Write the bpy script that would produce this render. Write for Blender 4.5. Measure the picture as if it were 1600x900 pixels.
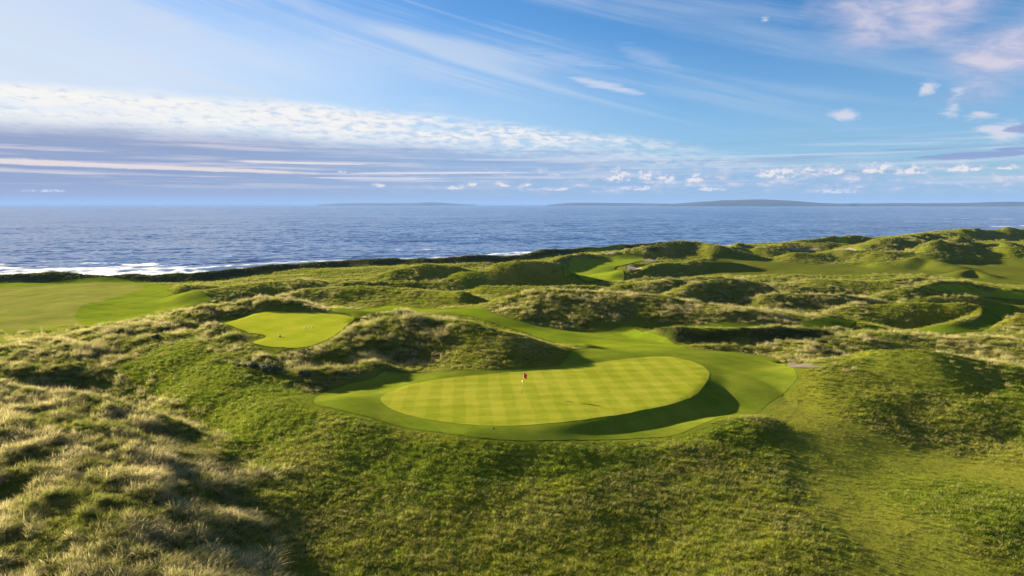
import bpy, math, random
import numpy as np
from mathutils import Vector
from mathutils.geometry import delaunay_2d_cdt

# ================================================================ camera, sky, sun, exposure
scene = bpy.context.scene
for o in list(bpy.data.objects): bpy.data.objects.remove(o)
COL = scene.collection
R = math.radians
cam_data = bpy.data.cameras.new('camera'); cam = bpy.data.objects.new('camera', cam_data); COL.objects.link(cam)
cam.location = (0, 0, 36.0); cam.rotation_euler = (R(90 - 6.999), 0, 0)
cam_data.sensor_width = 36.0; cam_data.lens = 24.0; cam_data.clip_start = 0.5; cam_data.clip_end = 200000
scene.camera = cam

SUN_ELEV = R(13.0)
SUN_DIR = Vector((-8.54, 5.60, 0)).normalized() * math.cos(SUN_ELEV) + Vector((0, 0, math.sin(SUN_ELEV)))   # towards the sun
sun_data = bpy.data.lights.new('sun', 'SUN'); sun = bpy.data.objects.new('sun', sun_data); COL.objects.link(sun)
sun.rotation_euler = SUN_DIR.to_track_quat('Z', 'Y').to_euler(); sun.location = (0, 0, 120)
sun_data.energy = 5.0; sun_data.angle = R(0.6); sun_data.color = (1.0, 0.85, 0.58)

vs = scene.view_settings
vs.view_transform = 'Standard'; vs.look = 'None'; vs.gamma = 1.0; vs.use_curve_mapping = False
vs.exposure = 2.25

class V:
    """a node socket with arithmetic"""
    tree = None
    def __init__(s, sock): s.s = sock
    @staticmethod
    def math(op, *a, clamp=False):
        n = V.tree.nodes.new('ShaderNodeMath'); n.operation = op; n.use_clamp = clamp
        for i, v in enumerate(a):
            if isinstance(v, V): V.tree.links.new(v.s, n.inputs[i])
            else: n.inputs[i].default_value = v
        return V(n.outputs[0])
    def __add__(s, o): return V.math('ADD', s, o)
    __radd__ = __add__
    def __sub__(s, o): return V.math('SUBTRACT', s, o)
    def __rsub__(s, o): return V.math('SUBTRACT', o, s)
    def __mul__(s, o): return V.math('MULTIPLY', s, o)
    __rmul__ = __mul__
    def __truediv__(s, o): return V.math('DIVIDE', s, o)
    def __rtruediv__(s, o): return V.math('DIVIDE', o, s)
    def __pow__(s, o): return V.math('POWER', s, o)
def vmax(a, b): return V.math('MAXIMUM', a, b)
def vmin(a, b): return V.math('MINIMUM', a, b)
def sstep(lo, hi, x):
    n = V.tree.nodes.new('ShaderNodeMapRange'); n.interpolation_type = 'SMOOTHSTEP'
    for i, v in enumerate((x, lo, hi, 0.0, 1.0)):
        if isinstance(v, V): V.tree.links.new(v.s, n.inputs[i])
        else: n.inputs[i].default_value = v
    return V(n.outputs[0])
def combine(x, y, z):
    n = V.tree.nodes.new('ShaderNodeCombineXYZ')
    for i, v in enumerate((x, y, z)):
        if isinstance(v, V): V.tree.links.new(v.s, n.inputs[i])
        else: n.inputs[i].default_value = v
    return V(n.outputs[0])
def noise(vec, scale=1.0, detail=4.0, rough=0.5, dist=0.0):
    n = V.tree.nodes.new('ShaderNodeTexNoise'); n.noise_dimensions = '3D'
    V.tree.links.new(vec.s, n.inputs['Vector']); n.inputs['Scale'].default_value = scale; n.inputs['Detail'].default_value = detail
    n.inputs['Roughness'].default_value = rough; n.inputs['Distortion'].default_value = dist
    return V(n.outputs['Fac'])
def mixc(f, a, b):
    n = V.tree.nodes.new('ShaderNodeMix'); n.data_type = 'RGBA'; n.clamp_factor = True
    for k, v in ((0, f), (6, a), (7, b)):
        if isinstance(v, V): V.tree.links.new(v.s, n.inputs[k])
        elif k == 0: n.inputs[k].default_value = v
        else: n.inputs[k].default_value = (*v, 1)
    return V(n.outputs[2])

CUMULUS = [(8.74, 2.13, 1.14, 0.88, 1), (10.95, 2.22, 0.87, 0.77, 1), (12.53, 1.95, 0.86, 0.56, 0.95), (14.79, 1.93, 0.84, 0.56, 0.95), (21.01, 2.26, 1.92, 0.73, 0.9), (23.14, 2.47, 0.8, 0.38, 0.8), (24.82, 2.34, 1.12, 0.43, 0.8), (27.79, 2.46, 1.47, 0.69, 0.9), (30.03, 2.32, 1.33, 0.54, 0.9), (33.1, 2.38, 1.53, 0.39, 0.8), (35.61, 2.43, 1.17, 0.3, 0.7), (10.25, 1.25, 2.04, 0.31, 0.7), (-0.8, 1.58, 0.74, 0.42, 0.9), (-3.29, 1.63, 0.42, 0.42, 0.8), (-4.67, 1.31, 0.95, 0.26, 0.8), (1.17, 1.58, 0.64, 0.26, 0.8), (-11.02, 1.45, 0.82, 0.26, 0.8), (-13.72, 2.5, 0.8, 0.25, 0.8), (25.33, 0.91, 1.88, 0.33, 0.6), (16.05, 1.12, 1.46, 0.25, 0.5), (3.72, 1.21, 1.58, 0.26, 0.6), (-35.02, 0.91, 0.72, 0.17, 0.5), (-33.75, 0.88, 0.89, 0.18, 0.5)]
HIGH_CLOUD = [(26.37, 12.82, 4.76, 2.43, 0.75), (30.33, 12.77, 5.09, 2.11, 0.65), (34.56, 9.83, 4.33, 2.87, 0.75), (37.53, 10.44, 4.0, 3.05, 0.8)]
WISPS = [(30.65, 8.02, 0.77, 0.64, 0.85), (32.32, 6.74, 0.89, 1.11, 0.9), (33.76, 6.08, 1.22, 0.63, 0.8), (35.11, 4.57, 1.79, 1.01, 0.8), (37.65, 4.7, 1.93, 1.14, 0.8), (19.59, 13.64, 0.55, 0.35, 0.5), (25.46, 6.51, 1.19, 0.64, 0.35)]
GREY_BARS = [(33.59, 3.32, 3.85, 0.26, 0.02), (36.29, 4.95, 1.34, 0.29, 0.02), (36.04, 3.68, 1.69, 0.17, 0.0)]
SKY_STRENGTH = 0.05
world = bpy.data.worlds.new('World'); scene.world = world; world.use_nodes = True
V.tree = world.node_tree; V.tree.nodes.clear()
sky = V.tree.nodes.new('ShaderNodeTexSky'); sky.sky_type = 'NISHITA'; sky.sun_disc = False
sky.sun_elevation = SUN_ELEV; sky.sun_rotation = math.atan2(SUN_DIR.x, SUN_DIR.y)
sky.air_density = 1.0; sky.dust_density = 0.0; sky.ozone_density = 3.0; sky.altitude = 30
# clouds, laid out by compass bearing and height above the horizon in degrees (0 = due ahead over the sea)
geo = V.tree.nodes.new('ShaderNodeTexCoord')
sn = V.tree.nodes.new('ShaderNodeSeparateXYZ'); V.tree.links.new(geo.outputs['Generated'], sn.inputs[0])
dx_, dy_, dz_ = [V(o) for o in sn.outputs]
AZ = V.math('ARCTAN2', dx_, dy_) * (180 / math.pi); EL = V.math('ARCSINE', dz_) * (180 / math.pi)
CK = 1.0 / (SKY_STRENGTH * 2 ** vs.exposure)
def cc(r, g, b):
    f = lambda v: ((v / 255 + 0.055) / 1.055) ** 2.4 * CK
    return (f(r), f(g), f(b))
up = vmax(dz_, 0.03)
plane = combine(dx_ / up, dy_ / up, 0.0)                       # a cloud deck seen in perspective
tintn = V.tree.nodes.new('ShaderNodeMix'); tintn.data_type = 'RGBA'; tintn.blend_type = 'MULTIPLY'; tintn.inputs[0].default_value = 1.0
V.tree.links.new(sky.outputs[0], tintn.inputs[6]); tintn.inputs[7].default_value = (0.30, 0.51, 0.705, 1)
C = V(tintn.outputs[2])
above = sstep(-0.3, 0.3, EL)
big = noise(combine(AZ * 0.05, EL * 0.16, 1.7), 1.0, 4, 0.5)
# thin veil brightening towards the left, and the pale band of air along the horizon
C = mixc(sstep(14.0, 2.0, EL) * 0.48, C, cc(170, 200, 235))
veil = sstep(20, -44, AZ + (big - 0.5) * 26) * sstep(19.0, 8.0, EL + (big - 0.5) * 7 + AZ * 0.09)
C = mixc(veil * sstep(22, 10, EL) * 0.72, C, cc(240, 243, 245))
# cirrus streaks, combed down to the right
st = combine((AZ + EL * 2.6) * 0.034, (EL + AZ * 0.24) * 0.30, 0.3)
ci = noise(st, 1.0, 6, 0.60, 1.1)
ci2 = noise(combine(AZ * 0.05, EL * 0.1, 6.1), 1.0, 3, 0.5)
cirrus = sstep(0.44, 0.72, ci + (ci2 - 0.5) * 0.5 + 0.1 * sstep(25, -35, AZ)) * sstep(4.0, 9.0, EL)
C = mixc(cirrus * (0.28 + 0.40 * sstep(22, -20, AZ)), C, cc(214, 224, 240))
# bright dappled bank and the grey underside below it
fine = noise(combine(AZ * 0.8 + EL * 0.5, EL * 2.9, 0.0), 1.0, 5, 0.62)
edge = noise(combine(AZ * 0.12, EL * 0.5, 3.0), 1.0, 4, 0.55)
top = 6.4 - AZ * 0.115 - AZ * AZ * 0.0021 + (edge - 0.5) * 1.2
bot = 4.3 - AZ * 0.06 - AZ * AZ * 0.0007 + (edge - 0.5) * 1.4
low = sstep(bot + 0.9, bot - 0.7, EL)
C = mixc(low * (0.62 + 0.33 * sstep(30, -30, AZ)), C, mixc(sstep(-36, 25, AZ), cc(144, 160, 198), cc(146, 180, 224)))
bank = sstep(top + 0.5, top - 0.5, EL) * sstep(bot - 1.1, bot + 1.1, EL) * sstep(34, 12, AZ)
bank = bank * (0.35 + 0.65 * sstep(0.36, 0.6, noise(combine(AZ * 0.11, EL * 0.8, 21.0), 1.0, 4, 0.6) + 0.06 * sstep(5, -25, AZ)))
bank = bank * sstep(0.30, 0.56, fine + 0.14 * sstep(10, -30, AZ))
C = mixc(bank * 0.88, C, mixc(sstep(0.36, 0.62, fine + 0.10 * sstep(0, -30, AZ)), cc(208, 216, 234), cc(254, 250, 244)))
# long thin strips of cloud over the horizon
sw = noise(combine(AZ * 0.07, EL * 2.6, 8.0), 1.0, 4, 0.6)
strip = sstep(0.47, 0.66, sw) * sstep(0.9, 1.8, EL) * sstep(6.0, 3.6, EL)
C = mixc(strip * 0.75, C, mixc(sstep(20, -25, AZ), cc(205, 216, 236), cc(226, 218, 226)))
dark = sstep(0.53, 0.68, noise(combine(AZ * 0.06, EL * 2.2, 15.0), 1.0, 4, 0.6)) * sstep(1.4, 2.4, EL) * sstep(5.4, 4.0, EL)
C = mixc(dark * 0.5, C, cc(138, 156, 196))
def bar(a, e, ra, re, slope, color, k=0.9, soft=0.5):
    global C
    d = EL - (e + (AZ - a) * slope) + (sw - 0.5) * re * 1.6
    m = V.math('ABSOLUTE', (AZ - a) / ra)
    v = 1.0 - V.math('ABSOLUTE', d / re) - m * m * m
    C = mixc(sstep(0.0, soft, v + (fine - 0.5) * 0.8) * k, C, color)
def shape(a, e, ra, re, flat=1.9):
    u, w = (AZ - a) * (1 / ra), (EL - e) * (1 / re)
    if flat: w = vmax(w, w * -flat)                               # flat base, domed top
    return u * u + w * w
def cluster(rows, flat):
    v = None
    for a, e, ra, re, k in rows:
        d = shape(a, e, ra, re, flat)
        v = d if v is None else vmin(v, d)
    return 1.0 - V.math('SQRT', v)
bar(-31, 2.75, 17, 0.26, -0.020, cc(240, 226, 222)); bar(-17, 3.25, 6, 0.14, -0.01, cc(240, 232, 232), 0.8)
bar(7.6, 9.4, 3.6, 0.42, -0.22, cc(222, 226, 240), 0.6, 0.9); bar(4.5, 11.5, 5.0, 0.7, -0.2, cc(200, 214, 238), 0.4, 1.2); bar(11, 11.3, 3.0, 1.0, -0.35, cc(206, 216, 238), 0.35, 1.4)
bar(-6, 2.55, 8, 0.12, 0.01, cc(238, 232, 236), 0.75); bar(-11, 2.1, 6, 0.1, 0, cc(232, 228, 236), 0.7)
band_n = noise(combine(AZ * 0.55, EL * 1.5, 31.0), 1.0, 5, 0.66)
lowc = sstep(0.47, 0.66, band_n + 0.05 * sstep(-5, 20, AZ)) * sstep(0.6, 1.3, EL) * sstep(3.6, 2.0, EL + (big - 0.5) * 2.0) * sstep(-22, 12, AZ)
C = mixc(lowc * 0.75, C, mixc(sstep(0.5, 0.72, band_n), cc(186, 198, 224), cc(236, 232, 236)))
lump = noise(combine(AZ * 1.5, EL * 2.2, 2.0), 1.0, 4, 0.66)
cv = cluster(CUMULUS, 2.2) * 1.15 + (lump - 0.5) * 1.9
shade = noise(combine(AZ * 1.5 + 0.25, EL * 2.2 - 0.55, 2.0), 1.0, 2, 0.6)
lit = sstep(-0.10, 0.16, lump - shade + 0.06)
C = mixc(sstep(0.0, 0.75, cv) * 0.9, C, mixc(lit, cc(178, 190, 220), cc(244, 240, 240)))
wisp = noise(combine((AZ - EL * 0.7) * 0.30, (EL + AZ * 0.2) * 1.0, 4.0), 1.0, 5, 0.62, 0.6)
soft_ = noise(combine((AZ - EL) * 0.10, (EL + AZ * 0.12) * 0.30, 9.0), 1.0, 5, 0.58)
C = mixc(sstep(-0.1, 1.0, cluster(HIGH_CLOUD, 0) + (soft_ - 0.5) * 2.4) * 0.85, C, mixc(sstep(0.32, 0.68, wisp), cc(172, 182, 218), cc(224, 214, 228)))
C = mixc(sstep(0.0, 0.9, cluster(WISPS, 0) + (wisp - 0.5) * 3.2) * 0.75, C, cc(226, 224, 236))
for a, e, ra, re, sl in GREY_BARS: bar(a, e, ra, re, sl, cc(140, 158, 204), 0.8)
# the last degree is sea haze
C = mixc(sstep(1.6, -0.2, EL) * 0.75, C, mixc(sstep(-36, 30, AZ), cc(168, 178, 212), cc(160, 190, 224)))
background = V.tree.nodes.new('ShaderNodeBackground'); background.inputs['Strength'].default_value = SKY_STRENGTH
V.tree.links.new(C.s, background.inputs['Color'])
wo = V.tree.nodes.new('ShaderNodeOutputWorld'); V.tree.links.new(background.outputs[0], wo.inputs['Surface'])
world.cycles.sampling_method = 'NONE'
cy = scene.cycles
cy.max_bounces = 3; cy.diffuse_bounces = 1; cy.glossy_bounces = 2; cy.transmission_bounces = 3; cy.volume_bounces = 0; cy.transparent_max_bounces = 4


# ================================================================ where the land lies (world metres)
CONTROL = [
    (-72.5, 71.53, 14.0),
    (-39.7, 39.92, 13.5),
    (-51.14, 66.14, 15.0),
    (-39.55, 62.81, 14.8),
    (-30.96, 60.12, 14.2),
    (-39.3, 50.16, 14.5),
    (-31.48, 49.46, 14.8),
    (-31.05, 39.03, 14.0),
    (-24.77, 38.32, 14.4),
    (-24.54, 46.2, 14.3),
    (-19.67, 39.56, 13.7),
    (-26.38, 60.87, 12.7),
    (-20.11, 50.46, 12.3),
    (-15.86, 43.11, 11.7),
    (-18.48, 57.33, 12.6),
    (-13.23, 44.35, 11.0),
    (-11.41, 58.52, 13.3),
    (-5.23, 53.32, 12.6),
    (-4.48, 45.06, 10.6),
    (2.75, 56.28, 13.6),
    (4.9, 49.82, 12.6),
    (4.38, 44.0, 11.2),
    (10.86, 55.61, 13.3),
    (12.81, 42.93, 11.8),
    (15.02, 50.94, 12.6),
    (11.65, 47.14, 11.9),
    (29.52, 67.79, 13.8),
    (29.5, 60.62, 13.1),
    (21.87, 49.39, 12.8),
    (31.02, 52.71, 12.6),
    (29.23, 45.43, 12.3),
    (29.77, 42.75, 11.9),
    (34.97, 65.52, 12.9),
    (44.08, 56.38, 12.7),
    (33.87, 49.18, 12.9),
    (34.67, 43.68, 12.3),
    (52.55, 53.66, 13.0),
    (46.58, 42.58, 12.0),
    (-59.2, 90.55, 11.2),
    (-44.51, 81.61, 10.9),
    (-32.63, 70.03, 11.1),
    (-63.68, 89.56, 12.0),
    (-54.31, 94.48, 13.0),
    (-43.9, 91.8, 15.0),
    (-39.47, 82.06, 13.2),
    (-30.83, 80.23, 14.5),
    (-28.0, 72.5, 13.7),
    (-27.98, 83.29, 14.5),
    (-23.64, 74.38, 14.6),
    (-23.65, 65.89, 13.1),
    (-46.2, 103.21, 15.9),
    (-20.68, 71.51, 15.0),
    (-14.31, 71.75, 15.0),
    (0.0, 62.97, 15.0),
    (0.0, 72.99, 15.0),
    (-7.81, 81.35, 15.0),
    (-10.23, 66.14, 15.0),
    (-5.88, 60.59, 14.7),
    (2.92, 60.13, 14.5),
    (-13.29, 65.42, 14.9),
    (17.61, 92.1, 15.2),
    (24.2, 84.16, 15.1),
    (7.53, 78.36, 15.0),
    (27.17, 78.55, 14.95),
    (34.91, 82.66, 14.5),
    (26.12, 71.2, 14.1),
    (16.75, 66.56, 14.2),
    (10.02, 64.68, 14.3),
    (27.75, 87.83, 15.05),
    (11.84, 60.97, 14.2),
    (40.85, 92.73, 13.7),
    (10.74, 93.55, 14.6),
    (5.96, 88.88, 14.8),
    (-25.89, 136.56, 14.8),
    (-12.95, 136.6, 14.4),
    (-5.01, 131.92, 14.0),
    (6.6, 115.41, 13.3),
    (21.96, 115.24, 13.0),
    (24.52, 102.73, 14.0),
    (31.46, 109.9, 13.0),
    (40.13, 105.02, 13.0),
    (53.64, 112.5, 13.0),
    (68.15, 109.9, 13.0),
    (90.77, 119.13, 12.8),
    (52.62, 122.95, 13.6),
    (105.24, 116.24, 12.8),
    (-111.17, 145.95, 8.0),
    (-155.86, 205.86, 6.8),
    (-202.16, 267.9, 5.4),
    (-205.97, 207.27, 6.6),
    (-267.53, 270.15, 5.4),
    (-135.37, 135.28, 9.0),
    (-99.72, 154.23, 8.2),
    (-139.45, 216.93, 7.3),
    (-93.63, 170.18, 8.6),
    (-95.23, 201.36, 8.4),
    (-139.22, 268.38, 5.6),
    (-82.79, 219.24, 9.5),
    (-113.61, 301.69, 6.4),
    (-72.79, 322.46, 6.8),
    (-31.32, 333.19, 7.4),
    (-49.48, 163.21, 11.6),
    (-35.36, 155.53, 12.6),
    (-71.39, 252.47, 8.6),
    (-44.8, 237.48, 9.1),
    (-27.56, 243.6, 9.1),
    (-10.67, 226.23, 9.3),
    (-7.45, 157.19, 12.5),
    (10.51, 222.65, 9.3),
    (31.66, 223.69, 9.6),
    (22.4, 237.48, 9.1),
    (43.25, 229.23, 9.6),
    (22.31, 296.4, 8.6),
    (43.01, 305.08, 10.1),
    (35.43, 250.51, 8.1),
    (62.18, 263.99, 8.6),
    (63.19, 336.52, 10.6),
    (106.2, 323.0, 10.1),
    (147.77, 349.76, 9.6),
    (79.0, 279.86, 9.6),
    (92.37, 245.07, 10.1),
    (117.54, 249.54, 10.1),
    (147.7, 261.46, 10.1),
    (172.32, 261.46, 10.1),
    (186.62, 247.61, 10.3),
    (224.97, 299.19, 10.6),
    (120.86, 196.81, 10.9),
    (142.82, 191.23, 10.7),
    (113.29, 157.14, 10.7),
    (90.32, 135.62, 10.9),
    (79.18, 132.08, 11.3),
    (74.76, 175.54, 11.1),
    (62.27, 188.21, 11.1),
    (76.51, 152.17, 11.5),
    (92.37, 162.47, 11.4),
    (258.36, 274.56, 10.1),
    (169.47, 179.07, 10.6),
    (0.0, 15.0, 8.0),
    (-30.0, 20.0, 11.0),
    (30.0, 20.0, 9.0),
    (0.0, -40.0, 8.0),
    (-120.0, -20.0, 10.0),
    (120.0, -20.0, 10.0),
    (-150.0, 60.0, 11.0),
    (160.0, 60.0, 11.0),
    (-60.0, 0.0, 10.0),
    (60.0, 0.0, 9.0),
    (0.0, -300.0, 9.0),
    (-300.0, -200.0, 8.0),
    (300.0, -200.0, 10.0),
    (400.0, 100.0, 11.0),
    (-250.0, 100.0, 8.0),
    (-330.0, 180.0, 6.5),
    (300.0, 260.0, 11.0),
    (450.0, 250.0, 11.0),
    (300.0, 420.0, 10.5),
    (420.0, 560.0, 10.0),
    (150.0, 420.0, 10.0),
    (40.0, 350.0, 9.0),
    (-70.0, 300.0, 8.0),
    (500.0, 420.0, 10.5),
    (250.0, 330.0, 10.5),
    (120.0, 330.0, 9.5),
]
RIDGES = [
    ([(-71.71, 74.63, 16.0), (-56.17, 73.02, 16.0), (-46.65, 70.21, 15.8), (-37.3, 66.55, 15.0), (-31.09, 64.08, 13.6)], 11, 8),
    ([(-43.32, 51.6, 15.2), (-37.22, 54.6, 15.1), (-30.81, 52.59, 14.8)], 6, 6),
    ([(-93.79, 92.2, 12.2), (-81.92, 94.98, 12.6), (-75.38, 98.46, 12.9), (-73.45, 111.69, 13.6), (-64.15, 118.4, 15.0), (-58.77, 123.95, 16.4), (-53.48, 125.49, 17.6), (-48.14, 127.2, 18.2), (-40.0, 124.25, 17.9), (-29.8, 120.89, 17.0)], 8, 13),
    ([(-24.76, 92.69, 16.6), (-23.4, 100.43, 17.8), (-19.48, 102.57, 18.5), (-14.43, 101.32, 19.2), (-7.48, 98.47, 19.2), (-0.89, 93.83, 18.0), (4.37, 91.52, 16.4), (7.3, 89.72, 15.3)], 10.5, 13),
    ([(-26.37, 83.36, 15.3), (-21.66, 83.73, 15.7), (-17.88, 84.95, 16.4)], 4, 6),
    ([(36.41, 90.97, 14.3), (37.64, 89.37, 14.9), (40.77, 89.66, 14.7), (42.71, 90.65, 14.2)], 1.3, 5),
    ([(7.62, 99.88, 15.0), (10.95, 99.83, 15.3), (14.18, 99.01, 14.7)], 4.5, 5),
    ([(15.04, 62.01, 14.2), (18.75, 64.56, 14.6), (22.28, 65.83, 14.9), (25.41, 66.56, 14.8), (27.25, 65.76, 14.2)], 6, 4),
    ([(29.79, 74.48, 14.2), (34.71, 76.87, 15.4), (41.46, 81.75, 16.9), (45.73, 82.55, 18.0), (49.99, 81.81, 18.4), (54.25, 81.1, 18.0), (57.81, 79.47, 17.2), (60.76, 75.35, 16.4), (64.01, 69.88, 15.2)], 17, 12),
    ([(34.53, 71.53, 14.0), (39.55, 73.33, 14.9), (44.79, 73.84, 14.9)], 6, 6),
    ([(46.1, 70.23, 14.4), (52.55, 71.75, 15.0), (57.36, 69.9, 14.5)], 7, 7),
    ([(23.41, 117.18, 14.2), (27.94, 112.98, 15.2), (37.44, 112.48, 15.4), (46.45, 113.57, 15.2), (55.19, 117.18, 14.2)], 2.6, 9),
    ([(24.4, 106.53, 13.6), (32.53, 106.58, 13.9), (40.48, 106.07, 13.8), (48.93, 104.6, 13.6)], 3, 3),
    ([(-4.56, 137.37, 15.2), (0.0, 139.59, 17.0), (6.59, 139.57, 18.2), (19.56, 138.0, 18.4), (31.78, 134.35, 17.2), (42.66, 128.63, 16.4), (51.24, 125.57, 15.3)], 17, 15),
    ([(40.38, 164.42, 15.5), (50.08, 171.27, 16.6), (57.38, 173.87, 16.8), (62.5, 169.79, 15.8)], 9, 9),
    ([(60.31, 159.46, 14.6), (74.05, 159.88, 15.0), (83.71, 162.44, 14.2)], 8, 8),
    ([(27.03, 178.95, 14.2), (44.26, 195.61, 14.4), (61.63, 204.38, 14.4)], 12, 12),
    ([(-54.79, 160.95, 14.4), (-49.94, 165.23, 15.4), (-37.78, 166.78, 16.0), (-24.86, 164.53, 15.8), (-15.08, 159.52, 15.2)], 17, 16),
    ([(-14.79, 156.45, 15.6), (-11.33, 153.69, 16.4), (-8.77, 154.59, 15.4), (-5.07, 153.04, 14.0)], 4.5, 6),
    ([(-87.59, 197.31, 11.4), (-76.67, 203.18, 12.6), (-65.93, 211.91, 12.6)], 16, 18),
    ([(-110.85, 218.16, 8.8), (-101.12, 210.13, 11.4), (-94.96, 211.82, 10.8)], 8, 8),
    ([(-7.43, 196.8, 12.4), (9.0, 190.59, 12.6), (24.35, 198.46, 12.2)], 8, 8),
    ([(-53.51, 210.12, 12.0), (-40.64, 215.53, 12.2), (-22.17, 213.62, 11.6)], 8, 8),
    ([(-47.28, 222.88, 11.6), (-40.47, 226.27, 13.8), (-30.61, 232.55, 15.6), (-19.87, 234.83, 15.4), (-12.4, 239.58, 13.4)], 15, 16),
    ([(-22.73, 219.15, 11.8), (-14.65, 222.3, 14.4), (-4.21, 223.68, 16.8), (6.32, 224.2, 17.6), (14.71, 223.55, 16.6), (22.09, 223.3, 12.4)], 13, 18),
    ([(16.84, 289.12, 12.0), (31.18, 316.47, 13.6), (40.98, 323.48, 12.8)], 12, 14),
    ([(50.32, 325.1, 13.6), (62.28, 332.27, 15.6), (80.26, 342.81, 17.2), (93.7, 345.05, 17.4), (100.68, 330.48, 15.4), (108.14, 329.32, 13.0)], 16, 22),
    ([(44.89, 257.93, 12.4), (60.45, 267.95, 13.0), (77.43, 274.66, 13.2), (90.24, 274.25, 12.2)], 9, 18),
    ([(70.19, 271.58, 13.2), (82.31, 282.67, 13.6), (91.0, 276.56, 12.0)], 7, 8),
    ([(115.04, 360.96, 13.5), (125.18, 376.5, 15.0), (134.27, 372.15, 13.5)], 14, 16),
    ([(131.95, 360.96, 13.5), (157.79, 382.93, 15.0), (173.19, 377.34, 14.6), (189.16, 373.81, 13.4)], 16, 20),
    ([(178.97, 424.77, 13.5), (215.73, 443.4, 15.0), (249.66, 452.32, 15.0)], 12, 20),
    ([(131.31, 317.94, 12.6), (150.45, 320.73, 13.6), (162.83, 309.79, 13.2), (171.88, 305.06, 12.4)], 12, 16),
    ([(156.29, 284.3, 12.4), (166.71, 281.8, 14.2), (171.89, 279.36, 13.6), (173.8, 267.82, 12.0)], 10, 12),
    ([(165.48, 323.71, 14.0), (186.56, 346.46, 17.0), (231.26, 398.84, 18.6), (268.0, 431.07, 18.4), (260.81, 398.13, 16.4)], 24, 30),
    ([(169.84, 306.75, 14.0), (185.63, 309.46, 17.0), (215.57, 329.07, 19.8), (230.7, 333.13, 19.6), (228.39, 312.49, 17.4), (233.49, 299.78, 14.5)], 22, 24),
    ([(314.49, 487.63, 17.0), (357.8, 524.7, 18.0), (392.67, 525.32, 17.0), (442.32, 525.88, 16.0)], 25, 60),
    ([(160.04, 242.88, 12.4), (166.17, 245.94, 12.8), (167.23, 239.99, 12.0)], 4, 8),
    ([(80.36, 198.07, 13.0), (92.04, 199.23, 14.0), (106.1, 197.42, 14.2), (122.49, 206.32, 14.0), (134.7, 210.1, 12.8)], 12, 14),
    ([(87.52, 163.74, 13.4), (95.45, 168.43, 15.0), (105.23, 174.25, 15.6), (119.66, 183.85, 15.0), (133.2, 193.33, 13.0)], 10, 10),
    ([(92.81, 160.84, 13.8), (100.44, 160.95, 14.4), (108.56, 159.39, 14.0), (115.6, 156.52, 13.2), (122.42, 153.85, 13.0)], 5, 5),
    ([(131.26, 190.44, 12.8), (134.0, 184.28, 13.2), (144.37, 181.91, 12.8)], 4, 4),
    ([(74.56, 148.5, 13.8), (82.68, 145.54, 14.8), (92.24, 143.3, 15.4), (97.6, 141.14, 14.9), (95.27, 136.64, 14.0), (83.09, 128.55, 13.2)], 8, 7),
    ([(92.39, 125.38, 13.4), (96.49, 127.95, 15.4), (105.44, 129.32, 15.8)], 6, 6),
    ([(45.55, 106.13, 14.2), (57.35, 111.55, 14.6), (66.88, 111.47, 14.4), (75.61, 107.18, 14.4), (84.69, 103.21, 14.4)], 9, 9),
    ([(45.7, 126.55, 13.8), (58.47, 128.32, 14.6), (65.29, 127.24, 13.8)], 8, 8),
    ([(-316.38, 279.99, 8.0), (-244.11, 272.82, 8.2), (-204.09, 270.86, 8.4), (-185.76, 273.99, 8.6), (-165.51, 270.31, 8.2), (-128.53, 272.99, 8.7), (-118.51, 286.22, 9.0), (-108.34, 303.22, 9.4), (-79.49, 325.42, 9.6), (-31.18, 332.05, 10.0), (0.0, 343.44, 10.4), (25.19, 383.75, 11.0), (61.46, 409.93, 11.6), (94.3, 419.53, 12.6)], 9, 12),
    ([(-202.1, 271.42, 6.8), (-189.41, 271.7, 7.8), (-176.19, 270.9, 6.6)], 7, 8),
]
HOLLOWS = [
    (13.13, 67.92, 7.0, 3.4, 0.25, 0.55),
    (40.85, 92.73, 5.0, 3.0, 0.1, 2.2),
    (-59.73, 90.06, 7.0, 5.0, 0.0, 0.8),
    (23.74, 118.69, 6.0, 3.0, 0.0, 0.5),
    (45.67, 262.35, 7.0, 6.0, 0.0, 2.2),
    (57.53, 291.53, 7.0, 6.0, 0.0, 1.8),
    (47.5, 337.43, 8.0, 8.0, 0.0, 1.8),
    (83.36, 137.15, 9.0, 7.0, 0.0, 1.2),
]
FLATS = [
    ([(-14.36, 72.34, 14.83), (-13.72, 75.88, 14.84), (-12.0, 78.57, 14.87), (-8.53, 80.78, 14.91), (-5.36, 82.2, 14.94), (-1.6, 83.32, 14.98), (2.43, 84.47, 15.03), (7.0, 85.98, 15.07), (11.46, 88.66, 15.11), (17.66, 91.45, 15.17), (21.39, 91.69, 15.2), (23.42, 89.66, 15.23), (24.54, 86.29, 15.25), (24.37, 82.23, 15.26), (22.39, 77.14, 15.25), (20.01, 72.66, 15.24), (16.73, 69.39, 15.21), (13.09, 67.08, 15.17), (8.48, 64.97, 15.11), (4.12, 63.56, 15.06), (0.0, 62.97, 15.0), (-4.18, 63.52, 14.94), (-8.55, 65.46, 14.89), (-12.25, 68.56, 14.85)], 2.5),
    ([(-48.45, 108.21, 16.6), (-46.76, 113.71, 16.6), (-46.02, 119.78, 16.6), (-40.36, 121.95, 16.6), (-33.49, 120.49, 16.6), (-27.39, 116.33, 16.6), (-26.64, 108.21, 16.6), (-26.48, 101.12, 16.6), (-26.94, 95.8, 16.6), (-28.14, 91.84, 16.6), (-31.24, 91.42, 16.6), (-36.65, 94.9, 16.6), (-36.34, 99.62, 16.6), (-42.07, 104.28, 16.6)], 3.0),
]
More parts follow.
